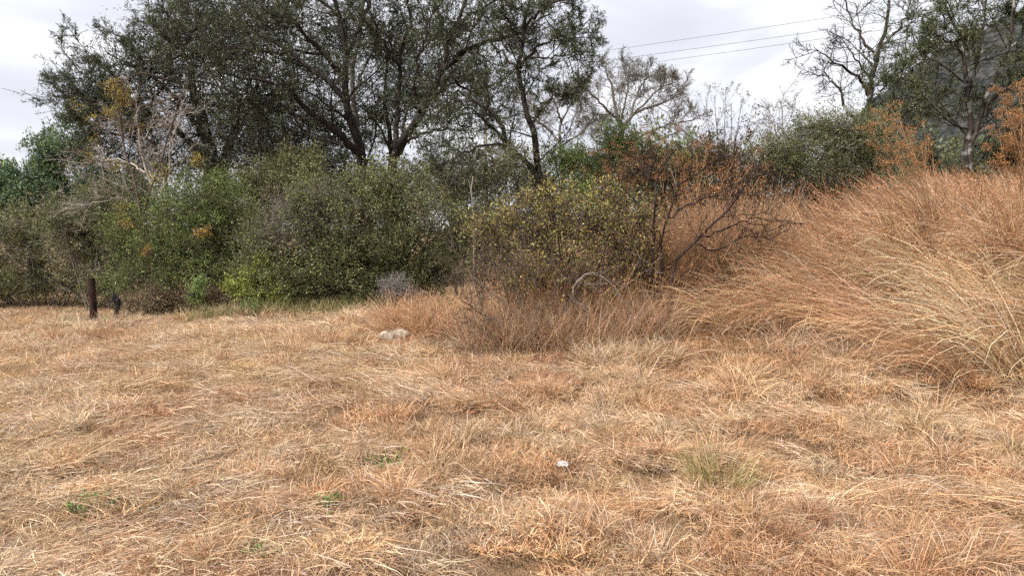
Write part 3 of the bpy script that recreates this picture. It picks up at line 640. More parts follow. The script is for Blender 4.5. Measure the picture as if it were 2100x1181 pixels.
# the yellow-green bush in the middle foreground
bush('yellow_green_bush', 'yellow green bush with small oval leaves in the middle of the grass', 1200, 8.7, [
    (1130, 450, 60, 55), (1215, 455, 95, 75), (1275, 505, 65, 75), (1180, 540, 105, 70), (1095, 480, 45, 50), (1245, 400, 50, 28), (1078, 395, 16, 20), (1120, 392, 14, 16), (1230, 580, 90, 45), (1310, 450, 40, 50), (1050, 450, 35, 45), (1110, 570, 60, 45), (1320, 560, 45, 55), (1150, 410, 40, 30), (1030, 520, 50, 50), (1000, 470, 40, 40), (1060, 590, 60, 40)],
    76, [(0.19, 0.175, 0.052), (0.145, 0.148, 0.046), (0.225, 0.185, 0.06), (0.10, 0.10, 0.03), (0.17, 0.10, 0.04)], 0.040, 0.017, twigs=2000, leafn=6, stem_mat=M_twig, stems=26, stem_r=0.010, twig_len=0.30, shell=0.1, stray=0.25, up=0.5, spray=7, spray_r=0.11, twig_frac=1.0, tip=0.0022)

def shrub_limbs(name, label, base_px, depth, specs, seed, n, lmax, bark, tip, cat='shrub', ang=(45, 45, 45), wander=0.2, leafcols=None, leafn=0, leafL=0.03, leafW=0.012, trop=(0, 0, .05), rel=(0.5, .5, .5), thin=1.15):
    return acacia(name, label, base_px, depth, specs, seed, leafcols or BRO, n=n, rel=rel, leafn=leafn, leafL=leafL, leafW=leafW, bark=bark, lmax=lmax, tip=tip, cat=cat, ang=ang, wander=wander, trop=trop, t0=0.2, thin=thin, root_py=650)
shrub_limbs('thorn_shrub', 'dark leafless thorn shrub with crooked branches right of the yellow green bush', 1350, 8.5, [
    ([(1345, 680), (1338, 600), (1338, 520), (1345, 440), (1345, 375), (1368, 330), (1395, 290)], 0.017, 0.004),
    ([(1350, 680), (1352, 590), (1360, 500), (1372, 430), (1395, 380), (1440, 350), (1480, 320)], 0.014, 0.004),
    ([(1365, 690), (1378, 555), (1425, 500), (1470, 450), (1510, 410), (1545, 360), (1560, 330)], 0.018, 0.004),
    ([(1425, 500), (1470, 512), (1520, 490), (1590, 470)], 0.010, 0.003),
    ([(1440, 485), (1500, 462), (1550, 450), (1600, 455)], 0.010, 0.003),
    ([(1335, 560), (1300, 540), (1260, 535), (1200, 560), (1150, 575)], 0.012, 0.003),
    ([(1150, 690), (1165, 570), (1140, 520), (1100, 505), (1050, 510), (1010, 505)], 0.012, 0.003),
    ([(1365, 450), (1410, 420), (1470, 400), (1530, 395)], 0.009, 0.003),
    ([(1340, 480), (1310, 420), (1280, 390), (1255, 340)], 0.009, 0.003),
    ([(1400, 660), (1450, 610), (1480, 570)], 0.009, 0.003),
    ([(1345, 400), (1325, 350), (1330, 310)], 0.007, 0.003),
    ], 81, (7, 5, 4), (.42, .22, .11), M_dtwig, 0.0022)
shrub_limbs('thorn_shrub', 'tangle of bare reddish brown thorn twigs at the left foot of the yellow green bush', 1060, 8.2, [
    ([(1075, 700), (1040, 640), (1000, 590), (960, 560), (930, 545)], 0.010, 0.003),
    ([(1080, 700), (1070, 620), (1050, 560), (1000, 530), (950, 530), (905, 490), (890, 430)], 0.010, 0.002),
    ([(1090, 700), (1100, 620), (1090, 560), (1060, 520)], 0.010, 0.003),
    ([(1060, 700), (1010, 660), (980, 640), (950, 630)], 0.009, 0.003),
    ([(1100, 700), (1130, 630), (1140, 580), (1120, 540)], 0.010, 0.003),
    ([(1085, 700), (1040, 600), (1020, 560), (1010, 540)], 0.009, 0.003),
    ([(1110, 700), (1170, 640), (1200, 590), (1240, 570)], 0.009, 0.003),
    ([(1050, 700), (1000, 690), (975, 660)], 0.008, 0.003),
    ], 82, (8, 6, 5), (.45, .24, .12), M_twig, 0.0018, thin=0.75)
shrub_limbs('dead_branch', 'silvery dead branch arching over the base of the yellow green bush', 1200, 8.1, [
    ([(1175, 600), (1190, 570), (1225, 562), (1260, 590), (1290, 640), (1310, 680)], 0.007, 0.004),
    ([(1180, 575), (1210, 585), (1245, 580)], 0.004, 0.002), ([(1190, 570), (1175, 615), (1200, 625)], 0.004, 0.002),
    ([(1280, 505), (1330, 540), (1350, 560)], 0.003, 0.002)], 83, (4, 3, 2), (.16, .08, .04), M_gtwig, 0.0011, cat='branch')

# ------------------------------------------------------------------ weeds with seed heads
def seedhead_weed(name, label, base, stems, seed, cols, stem_col_mat, head=0.06, bits=60, cat='weed', group=None, bitL=0.022, forks=6, flat=0.5):
    """stems: list of (px,py,depth) tips; base (px,depth)"""
    r = np.random.default_rng(seed); b = ground_at(*base); root = thing(name, b, label, cat, group)
    g = Geo(); h = Geo()
    for (px, py, d) in stems:
        tip = at(px, py, d); s0 = b + np.array([r.normal() * 0.05, r.normal() * 0.05, -0.03])
        mid = (s0 + tip) / 2 + np.array([-(tip[0] - s0[0]) * 0.15, 0, 0.08]) + r.normal(size=3) * 0.03
        P = catmull([s0, mid, tip], 9)[None]; R = np.linspace(0.008, 0.003, 9)[None]
        tubes(g, P, R, 5)
        P1, R1 = spawn(P, R, forks, 0.6, 1.0, 26, 0.25, 5, 0.08, (0, 0, 0.25), r, 0.6, 0.0018, 0.06, 0.32); tubes(g, P1, R1, 3)
        P2, R2 = spawn(P1, R1, 3, 0.45, 1.0, 30, 0.5, 4, 0.08, (0, 0, 0.3), r, 0.7, 0.0014, 0.03, 0.16); tubes(g, P2, R2, 3)
        ends = np.concatenate([P1[:, -1], P2[:, -1], P[:, -1]])
        n = len(ends) * bits // 10; i = r.integers(0, len(ends), n)
        pos = ends[i] + r.normal(size=(n, 3)) * head * np.array([0.5, 0.5, 0.5 * flat])
        leaves(h, pos, nrm(r.normal(size=(n, 3)) + [0, 0, .5]), bitL, bitL * 0.55, palette(n, cols, r, 0.35), r)
    g.build('stems', stem_col_mat, root); tag(h.build('seed_heads', M_leaf, root), kind='stuff')
    return root
RUST = [(0.34, 0.165, 0.06), (0.24, 0.115, 0.05), (0.40, 0.215, 0.09), (0.30, 0.165, 0.075)]
M_ostem = mat_bark('tan_weed_stem', (0.30, 0.17, 0.09), (0.48, 0.32, 0.19))
seedhead_weed('seedhead_weed', 'tall weed with rust orange seed heads in front of the olive bush', (1925, 9.6), [(1800, 250, 9.4), (1840, 235, 9.6), (1865, 290, 9.7), (1830, 310, 9.3), (1790, 280, 9.6), (1870, 330, 9.5), (1850, 260, 9.9), (1815, 335, 9.2)], 91, RUST, M_ostem, 0.045, 230, bitL=0.017)
seedhead_weed('seedhead_weed', 'short rust orange seed head weed beside the tall acacia trunk', (1905, 9.9), [(1900, 285, 9.9), (1890, 300, 10.0), (1912, 310, 9.8)], 92, RUST, M_ostem, 0.04, 150, forks=4, bitL=0.017)
seedhead_weed('seedhead_weed', 'tallest rust orange seed head weed at the right edge of the picture', (2080, 8.6), [(2060, 210, 8.4), (2095, 185, 8.6), (2050, 280, 8.5), (2100, 260, 8.7), (2130, 200, 8.6), (2075, 250, 8.3), (2060, 320, 8.5), (2120, 300, 8.4)], 93, RUST, M_ostem, 0.05, 380, bitL=0.017)
seedhead_weed('seedhead_weed', 'rusty seed head weed with brown tops before the deep green pointed bush', (1290, 11.5), [(1235, 330, 11.4), (1265, 315, 11.5), (1300, 290, 11.6), (1285, 345, 11.3), (1320, 310, 11.5), (1250, 365, 11.2), (1340, 290, 11.7), (1215, 380, 11.4)], 94, [(0.22, 0.10, 0.04), (0.28, 0.13, 0.05), (0.16, 0.08, 0.04)], M_twig, 0.07, 210)
seedhead_weed('seedhead_weed', 'rusty seed head weed mixed into the thorn shrub twigs', (1420, 10.5), [(1370, 330, 10.4), (1400, 345, 10.5), (1430, 320, 10.5), (1460, 350, 10.6), (1500, 360, 10.4), (1530, 340, 10.5), (1480, 390, 10.3), (1350, 360, 10.3), (1385, 300, 10.6), (1450, 300, 10.5), (1515, 310, 10.6), (1560, 360, 10.5), (1410, 400, 10.2)], 95, [(0.30, 0.135, 0.045), (0.24, 0.10, 0.04)], M_ostem, 0.07, 120)
seedhead_weed('dried_stalk_weed', 'tall brown stalk weed with small dark tips against the bright sky', (1485, 10.8), [(1448, 205, 10.8), (1465, 198, 10.7), (1488, 190, 10.8), (1500, 215, 10.9), (1522, 205, 10.8), (1470, 250, 10.6), (1535, 250, 10.9), (1440, 265, 10.8), (1510, 270, 10.7), (1545, 290, 10.8), (1425, 290, 10.8)], 96, [(0.09, 0.055, 0.042), (0.15, 0.09, 0.065)], M_dtwig, 0.024, 60, forks=7, bitL=0.022, flat=1.2)

# far-off thicket closing the gaps under the crowns
def thicket():
    r = np.random.default_rng(99); n = 2000
    x = r.uniform(-24, 20, n); y = r.uniform(25, 30, n)
    top = 2.3 + 2.6 * fbm(x * 0.25 + 50, y * 0.1, 77, 3) - 0.8 * ss(-3, 6, x)
    z0 = G(x, y); p = np.stack([x, y, z0 + r.random(n) ** 0.8 * top], 1)
    d = nrm(r.normal(size=(n, 3)) + [0, 0, .4]); P, R = walk(p, d, r.uniform(.4, 1.0, n), 4, .2, (0, 0, 0), np.full(n, .008), .004, r)
    g = Geo(); leaves_on(g, P, 14, 0.17, 0.085, DKG + [(0.09, 0.10, 0.045), (0.10, 0.09, 0.05)], r, 0, 0.08)
    tag(g.build('distant_thicket', M_leaf), 'far-off thicket of mixed scrub seen through gaps under the trees', 'thicket', kind='stuff')
thicket()

# ------------------------------------------------------------------ grass
PALE = np.array((0.68, 0.55, 0.38)); TAN = np.array((0.57, 0.405, 0.235)); GOLD = np.array((0.53, 0.37, 0.175)); ORG = np.array((0.50, 0.285, 0.15)); RED = np.array((0.37, 0.185, 0.115)); GREY = np.array((0.45, 0.375, 0.30)); PINK = np.array((0.58, 0.395, 0.26))
def field_colour(x, y, n, r):
    a = fbm(x * 0.55 + 9, y * 0.55, 13, 3); b = fbm(x * 1.4, y * 1.4 + 40, 23, 3); c = fbm(x * 0.8 + 70, y * 0.8, 33, 3)
    w = np.stack([np.clip((b - 0.40) * 4, 0.12, 2), np.full(n, 0.85), np.clip((0.52 - a) * 5, 0.1, 1.4), np.clip((a - 0.46) * 6, 0.12, 1.8), np.clip((c - 0.55) * 6, 0.03, 1.2), np.full(n, 0.14), np.full(n, 0.55)], 1)
    far = ss(8.5, 12, y)[:, None] * ss(1.5, -2, x)[:, None]
    w = w * (1 - far) + far * (w * 0.3 + np.array([1.1, .8, .25, .35, .06, .1, .9]))
    w = w / w.sum(1, keepdims=True); u = r.random((n, 1)); i = (u > np.cumsum(w, 1)).sum(1).clip(0, 6)
    C = np.stack([PALE, TAN, GOLD, ORG, RED, GREY, PINK]); m = w @ C
    c_ = 0.55 * C[i] + 0.45 * m
    return np.clip(c_ * np.exp(r.normal(size=(n, 1)) * 0.14), 0.02, 0.85)

def sample_field(n, y0, y1, power, r, xm=0.80):
    u = r.random(n); a = 2 - power
    y = (y0 ** a + u * (y1 ** a - y0 ** a)) ** (1 / a)
    x = r.uniform(-1, 1, n) * (xm * y + 1.7)
    return x, y

def field_mask(x, y):
    # behind the thicket edge the lawn ends
    edge = np.interp(x, [-30, -12, -8, -5, -3, -1, 0.5, 2, 30], [22, 21.5, 17.5, 14.5, 13.2, 12.2, 11, 11, 11])
    return y < edge


def mat_turf(name):
    m = mat_leaf(name, 0.18, 0.5, 0.3); n = m.node_tree.nodes; l = m.node_tree.links
    a = [x for x in n if x.type == 'ATTRIBUTE'][0]
    t = n.new('ShaderNodeAttribute'); t.attribute_type = 'INSTANCER'; t.attribute_name = 'tint'
    x = n.new('ShaderNodeMix'); x.data_type = 'RGBA'; x.blend_type = 'MULTIPLY'; x.inputs['Factor'].default_value = 1.0; x.clamp_result = False
    l.new(a.outputs['Color'], x.inputs['A']); l.new(t.outputs['Color'], x.inputs['B'])
    for y in n:
        if y.type == 'BSDF_PRINCIPLED': l.new(x.outputs['Result'], y.inputs['Base Color'])
        if y.type == 'BSDF_TRANSLUCENT': l.new(x.outputs['Result'], y.inputs['Color'])
    return m
M_turf = mat_turf('turf_straw_surface')

def scatter(name, label, cat, protos, pos, which, rotz, scale, tint, tilt=None):
    """ONE mass of grass: clump meshes set out on points by geometry nodes"""
    col = bpy.data.collections.new(name + '_clumps')
    for i, g in enumerate(protos):
        o = g.build('clump', M_turf); COL.objects.unlink(o); o.name = '%s_clump_%02d' % (name, i); col.objects.link(o)
    n = len(pos); me = bpy.data.meshes.new(name); me.vertices.add(n); me.vertices.foreach_set('co', pos.astype(np.float32).ravel())
    def attr(nm, ty, fld, d): at_ = me.attributes.new(nm, ty, 'POINT'); at_.data.foreach_set(fld, np.ascontiguousarray(d).ravel())
    attr('which', 'INT', 'value', which.astype(np.int32)); attr('size', 'FLOAT', 'value', scale.astype(np.float32))
    rot = np.zeros((n, 3), np.float32); rot[:, 2] = rotz
    if tilt is not None: rot[:, :2] = tilt
    attr('turn', 'FLOAT_VECTOR', 'vector', rot)
    attr('tint', 'FLOAT_COLOR', 'color', np.concatenate([tint, np.ones((n, 1))], 1).astype(np.float32))
    ob = bpy.data.objects.new(name, me); COL.objects.link(ob); me.materials.append(M_turf)
    ng = bpy.data.node_groups.new(name + '_scatter', 'GeometryNodeTree')
    ng.interface.new_socket('Geometry', in_out='INPUT', socket_type='NodeSocketGeometry'); ng.interface.new_socket('Geometry', in_out='OUTPUT', socket_type='NodeSocketGeometry')
    gi = ng.nodes.new('NodeGroupInput'); go = ng.nodes.new('NodeGroupOutput')
    ci = ng.nodes.new('GeometryNodeCollectionInfo'); ci.inputs['Collection'].default_value = col; ci.inputs['Separate Children'].default_value = True; ci.inputs['Reset Children'].default_value = True
    ip = ng.nodes.new('GeometryNodeInstanceOnPoints'); ip.inputs['Pick Instance'].default_value = True
    def named(nm, ty): q = ng.nodes.new('GeometryNodeInputNamedAttribute'); q.data_type = ty; q.inputs['Name'].default_value = nm; return [o for o in q.outputs if o.enabled and o.name == 'Attribute'][0]
    L_ = ng.links
    e2r = ng.nodes.new('FunctionNodeEulerToRotation'); L_.new(named('turn', 'FLOAT_VECTOR'), e2r.inputs[0])
    L_.new(gi.outputs[0], ip.inputs['Points']); L_.new(ci.outputs[0], ip.inputs['Instance']); L_.new(named('which', 'INT'), ip.inputs['Instance Index'])
    L_.new(e2r.outputs[0], ip.inputs['Rotation']); L_.new(named('size', 'FLOAT'), ip.inputs['Scale']); L_.new(ip.outputs[0], go.inputs[0])
    md = ob.modifiers.new('scatter', 'NODES'); md.node_group = ng
    return tag(ob, label, cat, kind='stuff')

def shade(n, r, var=0.22):   # blade colour relative to its clump
    k = r.choice(6, n, p=[.32, .16, .18, .15, .13, .06])
    C = np.array([(1, 1, 1), (1.18, 1.28, 1.45), (.95, .80, .68), (.82, .86, .8), (.62, .50, .45), (1.1, 1.2, 1.5)])
    return np.clip(C[k] * np.exp(r.normal(size=(n, 1)) * var), 0.1, 1.6)

def clump(r, n, rad, L, el, curl, W, az=None, azs=0.5, lift=0.0, K=4, twist=0.6, wig=0.0, taper=0.6, out=True, spik=0.0):
    g = Geo(); a = r.random(n) * 6.283; q = np.sqrt(r.random(n)) * rad; x = q * np.cos(a); y = q * np.sin(a)
    z = r.random(n) ** 1.5 * lift
    A = (a + r.normal(size=n) * 0.9 if out else r.random(n) * 6.283) if az is None else az + r.normal(size=n) * azs
    P = blades(g, np.stack([x, y, z - 0.01], 1), A, r.uniform(*el, n), r.uniform(*L, n), r.uniform(*curl, n), r.uniform(*W, n), shade(n, r), r, K=K, twist=twist, ground=False, wig=wig, taper=taper)
    if spik:
        i = np.repeat(np.where(r.random(n) < spik)[0], 7); t = r.uniform(0.72, 1, len(i)); pos, T = path_at(P, i, t)
        leaves(g, pos, nrm(T + r.normal(size=T.shape) * 0.5), r.uniform(0.02, 0.045, len(i)), 0.008, shade(len(i), r) * np.array([.85, .6, .5]), r)
    return g

def make_field():
    r = np.random.default_rng(101)
    protos = []
    for i in range(6): protos.append(clump(r, 380, 0.18, (0.035, 0.12), (0.2, 1.5), (0.0, 2.2), (0.0028, 0.0062), lift=0.02, twist=1.0, out=False))          # 0-5 short curled turf
    for i in range(4): protos.append(clump(r, 190, 0.15, (0.08, 0.26), (-0.05, 0.45), (0.0, 0.9), (0.0026, 0.0055), az=0.0, azs=0.8, lift=0.06, wig=0.08))   # 6-9 flattened
    for i in range(5): protos.append(clump(r, 150, 0.07, (0.09, 0.24), (0.75, 1.5), (0.2, 1.9), (0.0028, 0.006), twist=0.7))                             # 10-14 tussocks
    for i in range(4): protos.append(clump(r, 26, 0.14, (0.2, 0.5), (0.0, 0.45), (0.1, 0.9), (0.0028, 0.005), az=0.0, azs=0.35, lift=0.09, K=5, taper=0.4, wig=0.06))  # 15-18 long laid straws
    for i in range(5): protos.append(clump(r, 120, 0.10, (0.16, 0.40), (0.85, 1.5), (0.3, 1.8), (0.0032, 0.0065), K=5, twist=0.5))                            # 19-23 taller tussocks
    def place(n, y0, y1, pw, ids, szf, keep=None, flow=False, pale=0.0):
        if pw == 0:      # even cover
            st = 0.24; gx, gy = np.meshgrid(np.arange(-9, 9, st), np.arange(y0, y1, st)); x = gx.ravel() + r.uniform(-.5, .5, gx.size) * st; y = gy.ravel() + r.uniform(-.5, .5, gx.size) * st
            q = np.abs(x) < 0.78 * y + 1.9; x, y = x[q], y[q]
        else: x, y = sample_field(n, y0, y1, pw, r)
        k = field_mask(x, y)
        if keep is not None: k &= r.random(len(x)) < keep(x, y)
        x, y = x[k], y[k]; m = len(x)
        rz = r.random(m) * 6.283 if not flow else 6.283 * fbm(x * 0.5 + 8, y * 0.5 + 3, 85, 2) * 1.7 + r.normal(size=m) * 0.5
        return np.stack([x, y, G(x, y)], 1), r.choice(ids, m), rz, szf(x, y) * r.uniform(0.75, 1.25, m), field_colour(x, y, m, r) * (1 - pale) + pale * palette(m, [PALE, PALE, PINK, GREY * 1.1], r, 0.1)
    matted = lambda x, y: ss(0.43, 0.56, fbm(x * 0.75 + 30, y * 0.75 + 11, 65, 3))
    tallf = lambda x, y: ss(0.36, 0.66, fbm(x * 0.8 + 3, y * 0.8, 55, 3))
    big = lambda x, y: 1 + 0.045 * np.maximum(y - 5, 0)
    parts = [place(0, 2.4, 10, 0, [0, 1, 2, 3, 4, 5], big), place(1200, 2.4, 9, 1.0, [0, 1, 2, 3, 4, 5], big, lambda x, y: 1 - 0.7 * matted(x, y)),
             place(2100, 9.0, 22, 0.6, [0, 1, 2, 3, 4, 5], lambda x, y: 1.35 + 0 * x),
             place(3000, 2.4, 12, 1.0, [6, 7, 8, 9], big, lambda x, y: 0.12 + 0.88 * matted(x, y), True, 0.5),
             place(1250, 2.4, 13, 1.0, [10, 11, 12, 13, 14], big, lambda x, y: 0.12 + 0.88 * tallf(x, y) * (1 - 0.7 * matted(x, y))),
             place(1000, 2.4, 10, 1.0, [15, 16, 17, 18], lambda x, y: 0.8 + 0 * x, lambda x, y: np.clip(0.05 + 0.6 * matted(x, y) + 0.5 * ss(0, 2.5, x), 0, 1), True),
             place(800, 2.6, 9.5, 1.0, [19, 20, 21, 22, 23], lambda x, y: 0.75 + 0.35 * ss(4, 7, y), lambda x, y: np.clip(0.04 + 0.55 * ss(-0.3, 2.2, x) * ss(0.42, 0.56, fbm(x * 1.3 + 14, y * 1.3 + 2, 75, 2)) + 0.3 * ss(0.5, 2, x) * ss(5.5, 6.8, y), 0, 1))]
    cat_ = [np.concatenate(z) for z in zip(*parts)]
    scatter('dry_field_grass', 'short dry tan and russet grass matted over the open field', 'grass', protos, *cat_)
make_field()

def bank_edge(x):   # where the tall grass begins (depth)
    return np.interp(x, [0.8, 1.3, 1.9, 2.6, 3.4, 4.4, 6, 9], [10.2, 9.0, 8.0, 7.5, 7.0, 5.7, 4.6, 3.6])
def merged(name, label, cat, protos, pos, which, rotz, scale, tint):
    out = Geo(); pv = [np.concatenate(g.v) for g in protos]; pc = [np.concatenate(g.c) for g in protos]
    pq = [np.concatenate(g.q) if g.q else None for g in protos]; pt = [np.concatenate(g.t) for g in protos]
    for i in range(len(pos)):
        k = which[i]; c, s_ = math.cos(rotz[i]) * scale[i], math.sin(rotz[i]) * scale[i]; v = pv[k]
        w_ = np.stack([v[:, 0] * c - v[:, 1] * s_, v[:, 0] * s_ + v[:, 1] * c, v[:, 2] * scale[i]], 1) + pos[i]
        out.add(w_, pq[k], pt[k], np.clip(pc[k] * tint[i], 0.01, 0.85))
    return tag(out.build(name, M_straw), label, cat, kind='stuff')
def make_bank():
    r = np.random.default_rng(111); protos = []
    for i in range(5): protos.append(clump(r, 46, 0.16, (0.75, 1.35), (0.95, 1.4), (0.9, 2.0), (0.005, 0.009), az=math.pi, azs=0.42, K=6, twist=0.35, taper=0.35, wig=0.09, spik=0.2))   # 0-4 swept stalks
    for i in range(4): protos.append(clump(r, 34, 0.15, (0.6, 1.15), (1.1, 1.55), (0.3, 1.2), (0.005, 0.009), az=math.pi, azs=0.8, K=5, twist=0.3, taper=0.35, wig=0.05, spik=0.45))    # 5-8 upright with seed heads
    for i in range(4): protos.append(clump(r, 45, 0.15, (0.15, 0.5), (0.5, 1.5), (0.2, 1.7), (0.004, 0.009), K=3))                                                                        # 9-12 under-grass
    def take(n, ids, f, sz):
        x = r.uniform(0.8, 12, n); y = r.uniform(3.6, 15, n); ed = bank_edge(x) + (fbm(x * 1.1, y * 0.2, 131, 2) - 0.5) * 0.8
        k = (y > ed) & (x < 0.80 * y + 2.0) & (x > 1.9 + 0.70 * (y - 9) + (fbm(y * 0.9 + 3, x * 0.2, 161, 2) - 0.5) * 0.8) & (r.random(n) < f(x, y, y - ed)); x, y, dd = x[k], y[k], (y - ed)[k]; m = len(x)
        lean = fbm(x * 0.55 + 60, y * 0.55 + 20, 141, 2)
        rz = 0.25 + (lean - 0.5) * 1.5 + r.normal(size=m) * 0.22
        base = palette(m, [PALE, PALE, TAN, GOLD, PINK, PINK, TAN], r, 0.14)
        o = np.clip(ss(0.42, 0.66, fbm(x * 0.6 + 5, y * 0.6 + 90, 151, 2)) + 0.12 + 0.5 * ss(7.8, 10.5, y), 0, 1)[:, None] * r.uniform(0.3, 1.0, (m, 1))
        return np.stack([x, y, G(x, y) - 0.01], 1), r.choice(ids, m), rz, sz(dd) * r.uniform(0.8, 1.15, m), base * (1 - o) + o * palette(m, [ORG, PINK, ORG, TAN, RED * 1.2], r, 0.15)
    cl = lambda x, y: np.clip((fbm(x * 1.2 + 4, y * 1.2 + 8, 121, 2) - 0.40) * 7, 0.0, 1)
    A = take(2300, [0, 1, 2, 3, 4], lambda x, y, d: cl(x, y) * (1 - 0.75 * ss(9.0, 11.0, y)), lambda d: 0.78 + 0.28 * ss(0, 0.8, d))
    B = take(2200, [5, 6, 7, 8], lambda x, y, d: 0.08 + 0.7 * ss(8.6, 10.5, y), lambda d: 0.85 + 0.2 * ss(0, 0.8, d))
    C = take(1500, [9, 10, 11, 12], lambda x, y, d: 0.75 + 0 * x, lambda d: 1 + 0 * d)
    merged('bank_grass', 'tall straw coloured grass drooping over to the left on the bank', 'tall grass', protos, *[np.concatenate(z) for z in zip(A, B, C)])
make_bank()

def grass_stand(name, label, cx, cy, rx, ry, n, seed, Lr, cols, el=(1.15, 1.55), azm=None, curl=(0.1, 0.8), W=(0.0035, 0.007), spik=0.0, K=4, cat='tall grass'):
    r = np.random.default_rng(seed); g = Geo()
    a = r.random(n) * 6.283; q = np.sqrt(r.random(n)); x = cx + rx * q * np.cos(a); y = cy + ry * q * np.sin(a)
    az = r.random(n) * 6.283 if azm is None else azm + r.normal(size=n) * 0.5
    P = blades(g, np.stack([x, y, G(x, y)], 1), az, r.uniform(*el, n), r.uniform(*Lr, n), r.uniform(*curl, n), r.uniform(*W, n), palette(n, cols, r, 0.25), r, K=K, twist=0.3, taper=0.35, wig=0.05)
    if spik:
        s = np.where(r.random(n) < spik)[0]; i = np.repeat(s, 8); t = r.uniform(0.7, 1, len(i)); pos, T = path_at(P, i, t)
        leaves(g, pos, nrm(T + r.normal(size=T.shape) * 0.5), r.uniform(0.02, 0.05, len(i)), 0.008, palette(len(i), [ORG, RED * 1.2, (0.45, 0.22, 0.12)], r, 0.25), r)
    return tag(g.build(name, M_straw), label, cat, kind='stuff')
OC = [ORG, ORG, TAN, GOLD, RED, PINK]
p = at(1450, 600, 9.3); grass_stand('orange_grass', 'tall upright orange grass around the dark thorn shrub', p[0], 9.5, 0.9, 0.6, 7500, 121, (0.7, 1.8), [ORG * .8, RED, TAN * .75, GOLD * .7, ORG * .9, np.array((0.20, 0.17, 0.075)), GREY * .6, RED * .7], spik=0.25)
p = at(1250, 600, 9.6); grass_stand('orange_grass', 'orange grass growing up through the back of the yellow green bush', p[0], 9.7, 1.0, 0.4, 3600, 122, (0.6, 1.4), OC, spik=0.2)
p = at(1190, 600, 8.7); grass_stand('orange_grass', 'thin orange stems rising through the front of the yellow green bush', p[0], 8.75, 1.15, 0.45, 2300, 128, (0.5, 1.25), OC, spik=0.15)
p = at(930, 600, 9.6); grass_stand('orange_grass', 'knee high orange grass left of the yellow green bush', p[0], 9.5, 0.95, 0.65, 5200, 123, (0.3, 0.75), OC, el=(0.7, 1.5), curl=(0.2, 1.3), spik=0.12)
p = at(1170, 680, 8.3); grass_stand('brown_grass', 'dull brown upright stems at the foot of the yellow green bush', p[0], 8.35, 1.25, 0.4, 6500, 124, (0.25, 0.85), [TAN * .85, ORG * .85, RED, GREY * .8, PALE * .9, ORG], el=(0.9, 1.55))
p = at(1290, 720, 7.6); grass_stand('pale_grass', 'pale bleached grass hummock in front of the yellow green bush', p[0], 7.7, 0.55, 0.3, 2200, 125, (0.12, 0.40), [PALE, TAN, GREY, TAN, ORG], el=(0.7, 1.5), curl=(0.3, 1.4))
p = at(690, 640, 12.0); grass_stand('verge_grass', 'green and tan grass fringe under the round bush', p[0], 12.2, 2.6, 0.3, 3600, 126, (0.12, 0.4), [(0.16, 0.19, 0.06), (0.10, 0.14, 0.04), TAN, (0.30, 0.26, 0.10)], el=(0.8, 1.5))
p = at(330, 650, 13.6); grass_stand('verge_grass', 'dull olive grass fringe along the brushwood by the broken stump', p[0], 13.6, 2.2, 0.5, 2400, 127, (0.07, 0.2), [(0.20, 0.19, 0.08), (0.12, 0.13, 0.05), TAN * .8, GREY * .8], el=(0.8, 1.5))

# green tufts and weeds in the field
def tuft(name, label, px, py, d, n, seed, L, cols, rad=0.1, cat='grass tuft', W=(0.003, 0.005), el=(0.8, 1.5)):
    r = np.random.default_rng(seed); p = at(px, py, d); g = Geo()
    a = r.random(n) * 6.283; q = np.sqrt(r.random(n)) * rad; x = p[0] + q * np.cos(a); y = p[1] + q * np.sin(a) * 0.8
    blades(g, np.stack([x, y, G(x, y)], 1), a + r.normal(size=n) * 0.6, r.uniform(*el, n), r.uniform(*L, n), r.uniform(0.1, 1.0, n), r.uniform(*W, n), palette(n, cols, r, 0.25), r, K=5, twist=0.3)
    return tag(g.build(name, M_leaf), label, cat)
GT = [(0.16, 0.20, 0.05), (0.22, 0.22, 0.07), (0.40, 0.32, 0.14), (0.12, 0.17, 0.04)]
tuft('grass_tuft', 'largest green tinged grass tuft in the right foreground', 1480, 985, 4.55, 240, 131, (0.14, 0.40), GT + [(0.5, 0.4, 0.2), (0.55, 0.42, 0.22), (0.5, 0.38, 0.2), (0.52, 0.4, 0.22)], 0.2)
tuft('grass_tuft', 'small green grass tuft on the pale far part of the field', 430, 697, 11.2, 120, 132, (0.06, 0.16), GT, 0.16)
tuft('grass_tuft', 'flat green grass patch left of the white rock', 648, 688, 10.4, 140, 133, (0.04, 0.10), GT, 0.22)
tuft('grass_tuft', 'olive grass tuft at the left margin below the upright post', 40, 720, 11.0, 150, 134, (0.06, 0.16), GT, 0.3)
def weed(label, px, py, d, n, seed, L=0.035, rad=(0.12, 0.1, 0.04)):
    r = np.random.default_rng(seed); p = at(px, py, d); x, y = p[0], p[1]
    b = np.array([x, y, float(G(x, y))]); root = thing('weed', b, label, 'weed')
    m = max(n // 12, 4); a = r.random(m) * 6.283; dd = nrm(np.stack([np.cos(a), np.sin(a) * 0.8, r.uniform(0.15, 0.9, m)], 1))
    P, R = walk(np.tile(b, (m, 1)), dd, r.uniform(0.4, 1.1, m) * rad[0] * 1.3, 5, 0.15, (0, 0, -0.1), np.full(m, 0.002), 0.001, r)
    P[..., 2] = np.maximum(P[..., 2], G(P[..., 0], P[..., 1]) + 0.02)
    g = Geo(); tubes(g, P, R, 3); g.build('stems', M_twig, root)
    g = Geo(); leaves_on(g, P, 12, L, L * 0.45, [(0.06, 0.12, 0.03), (0.10, 0.15, 0.045), (0.05, 0.09, 0.03)], r, 0.1, 0.015); g.build('leaves', M_leaf, root)
weed('sprawling dark green weed in the left foreground straw', 180, 1062, 4.1, 260, 141, 0.03, (0.16, 0, 0))
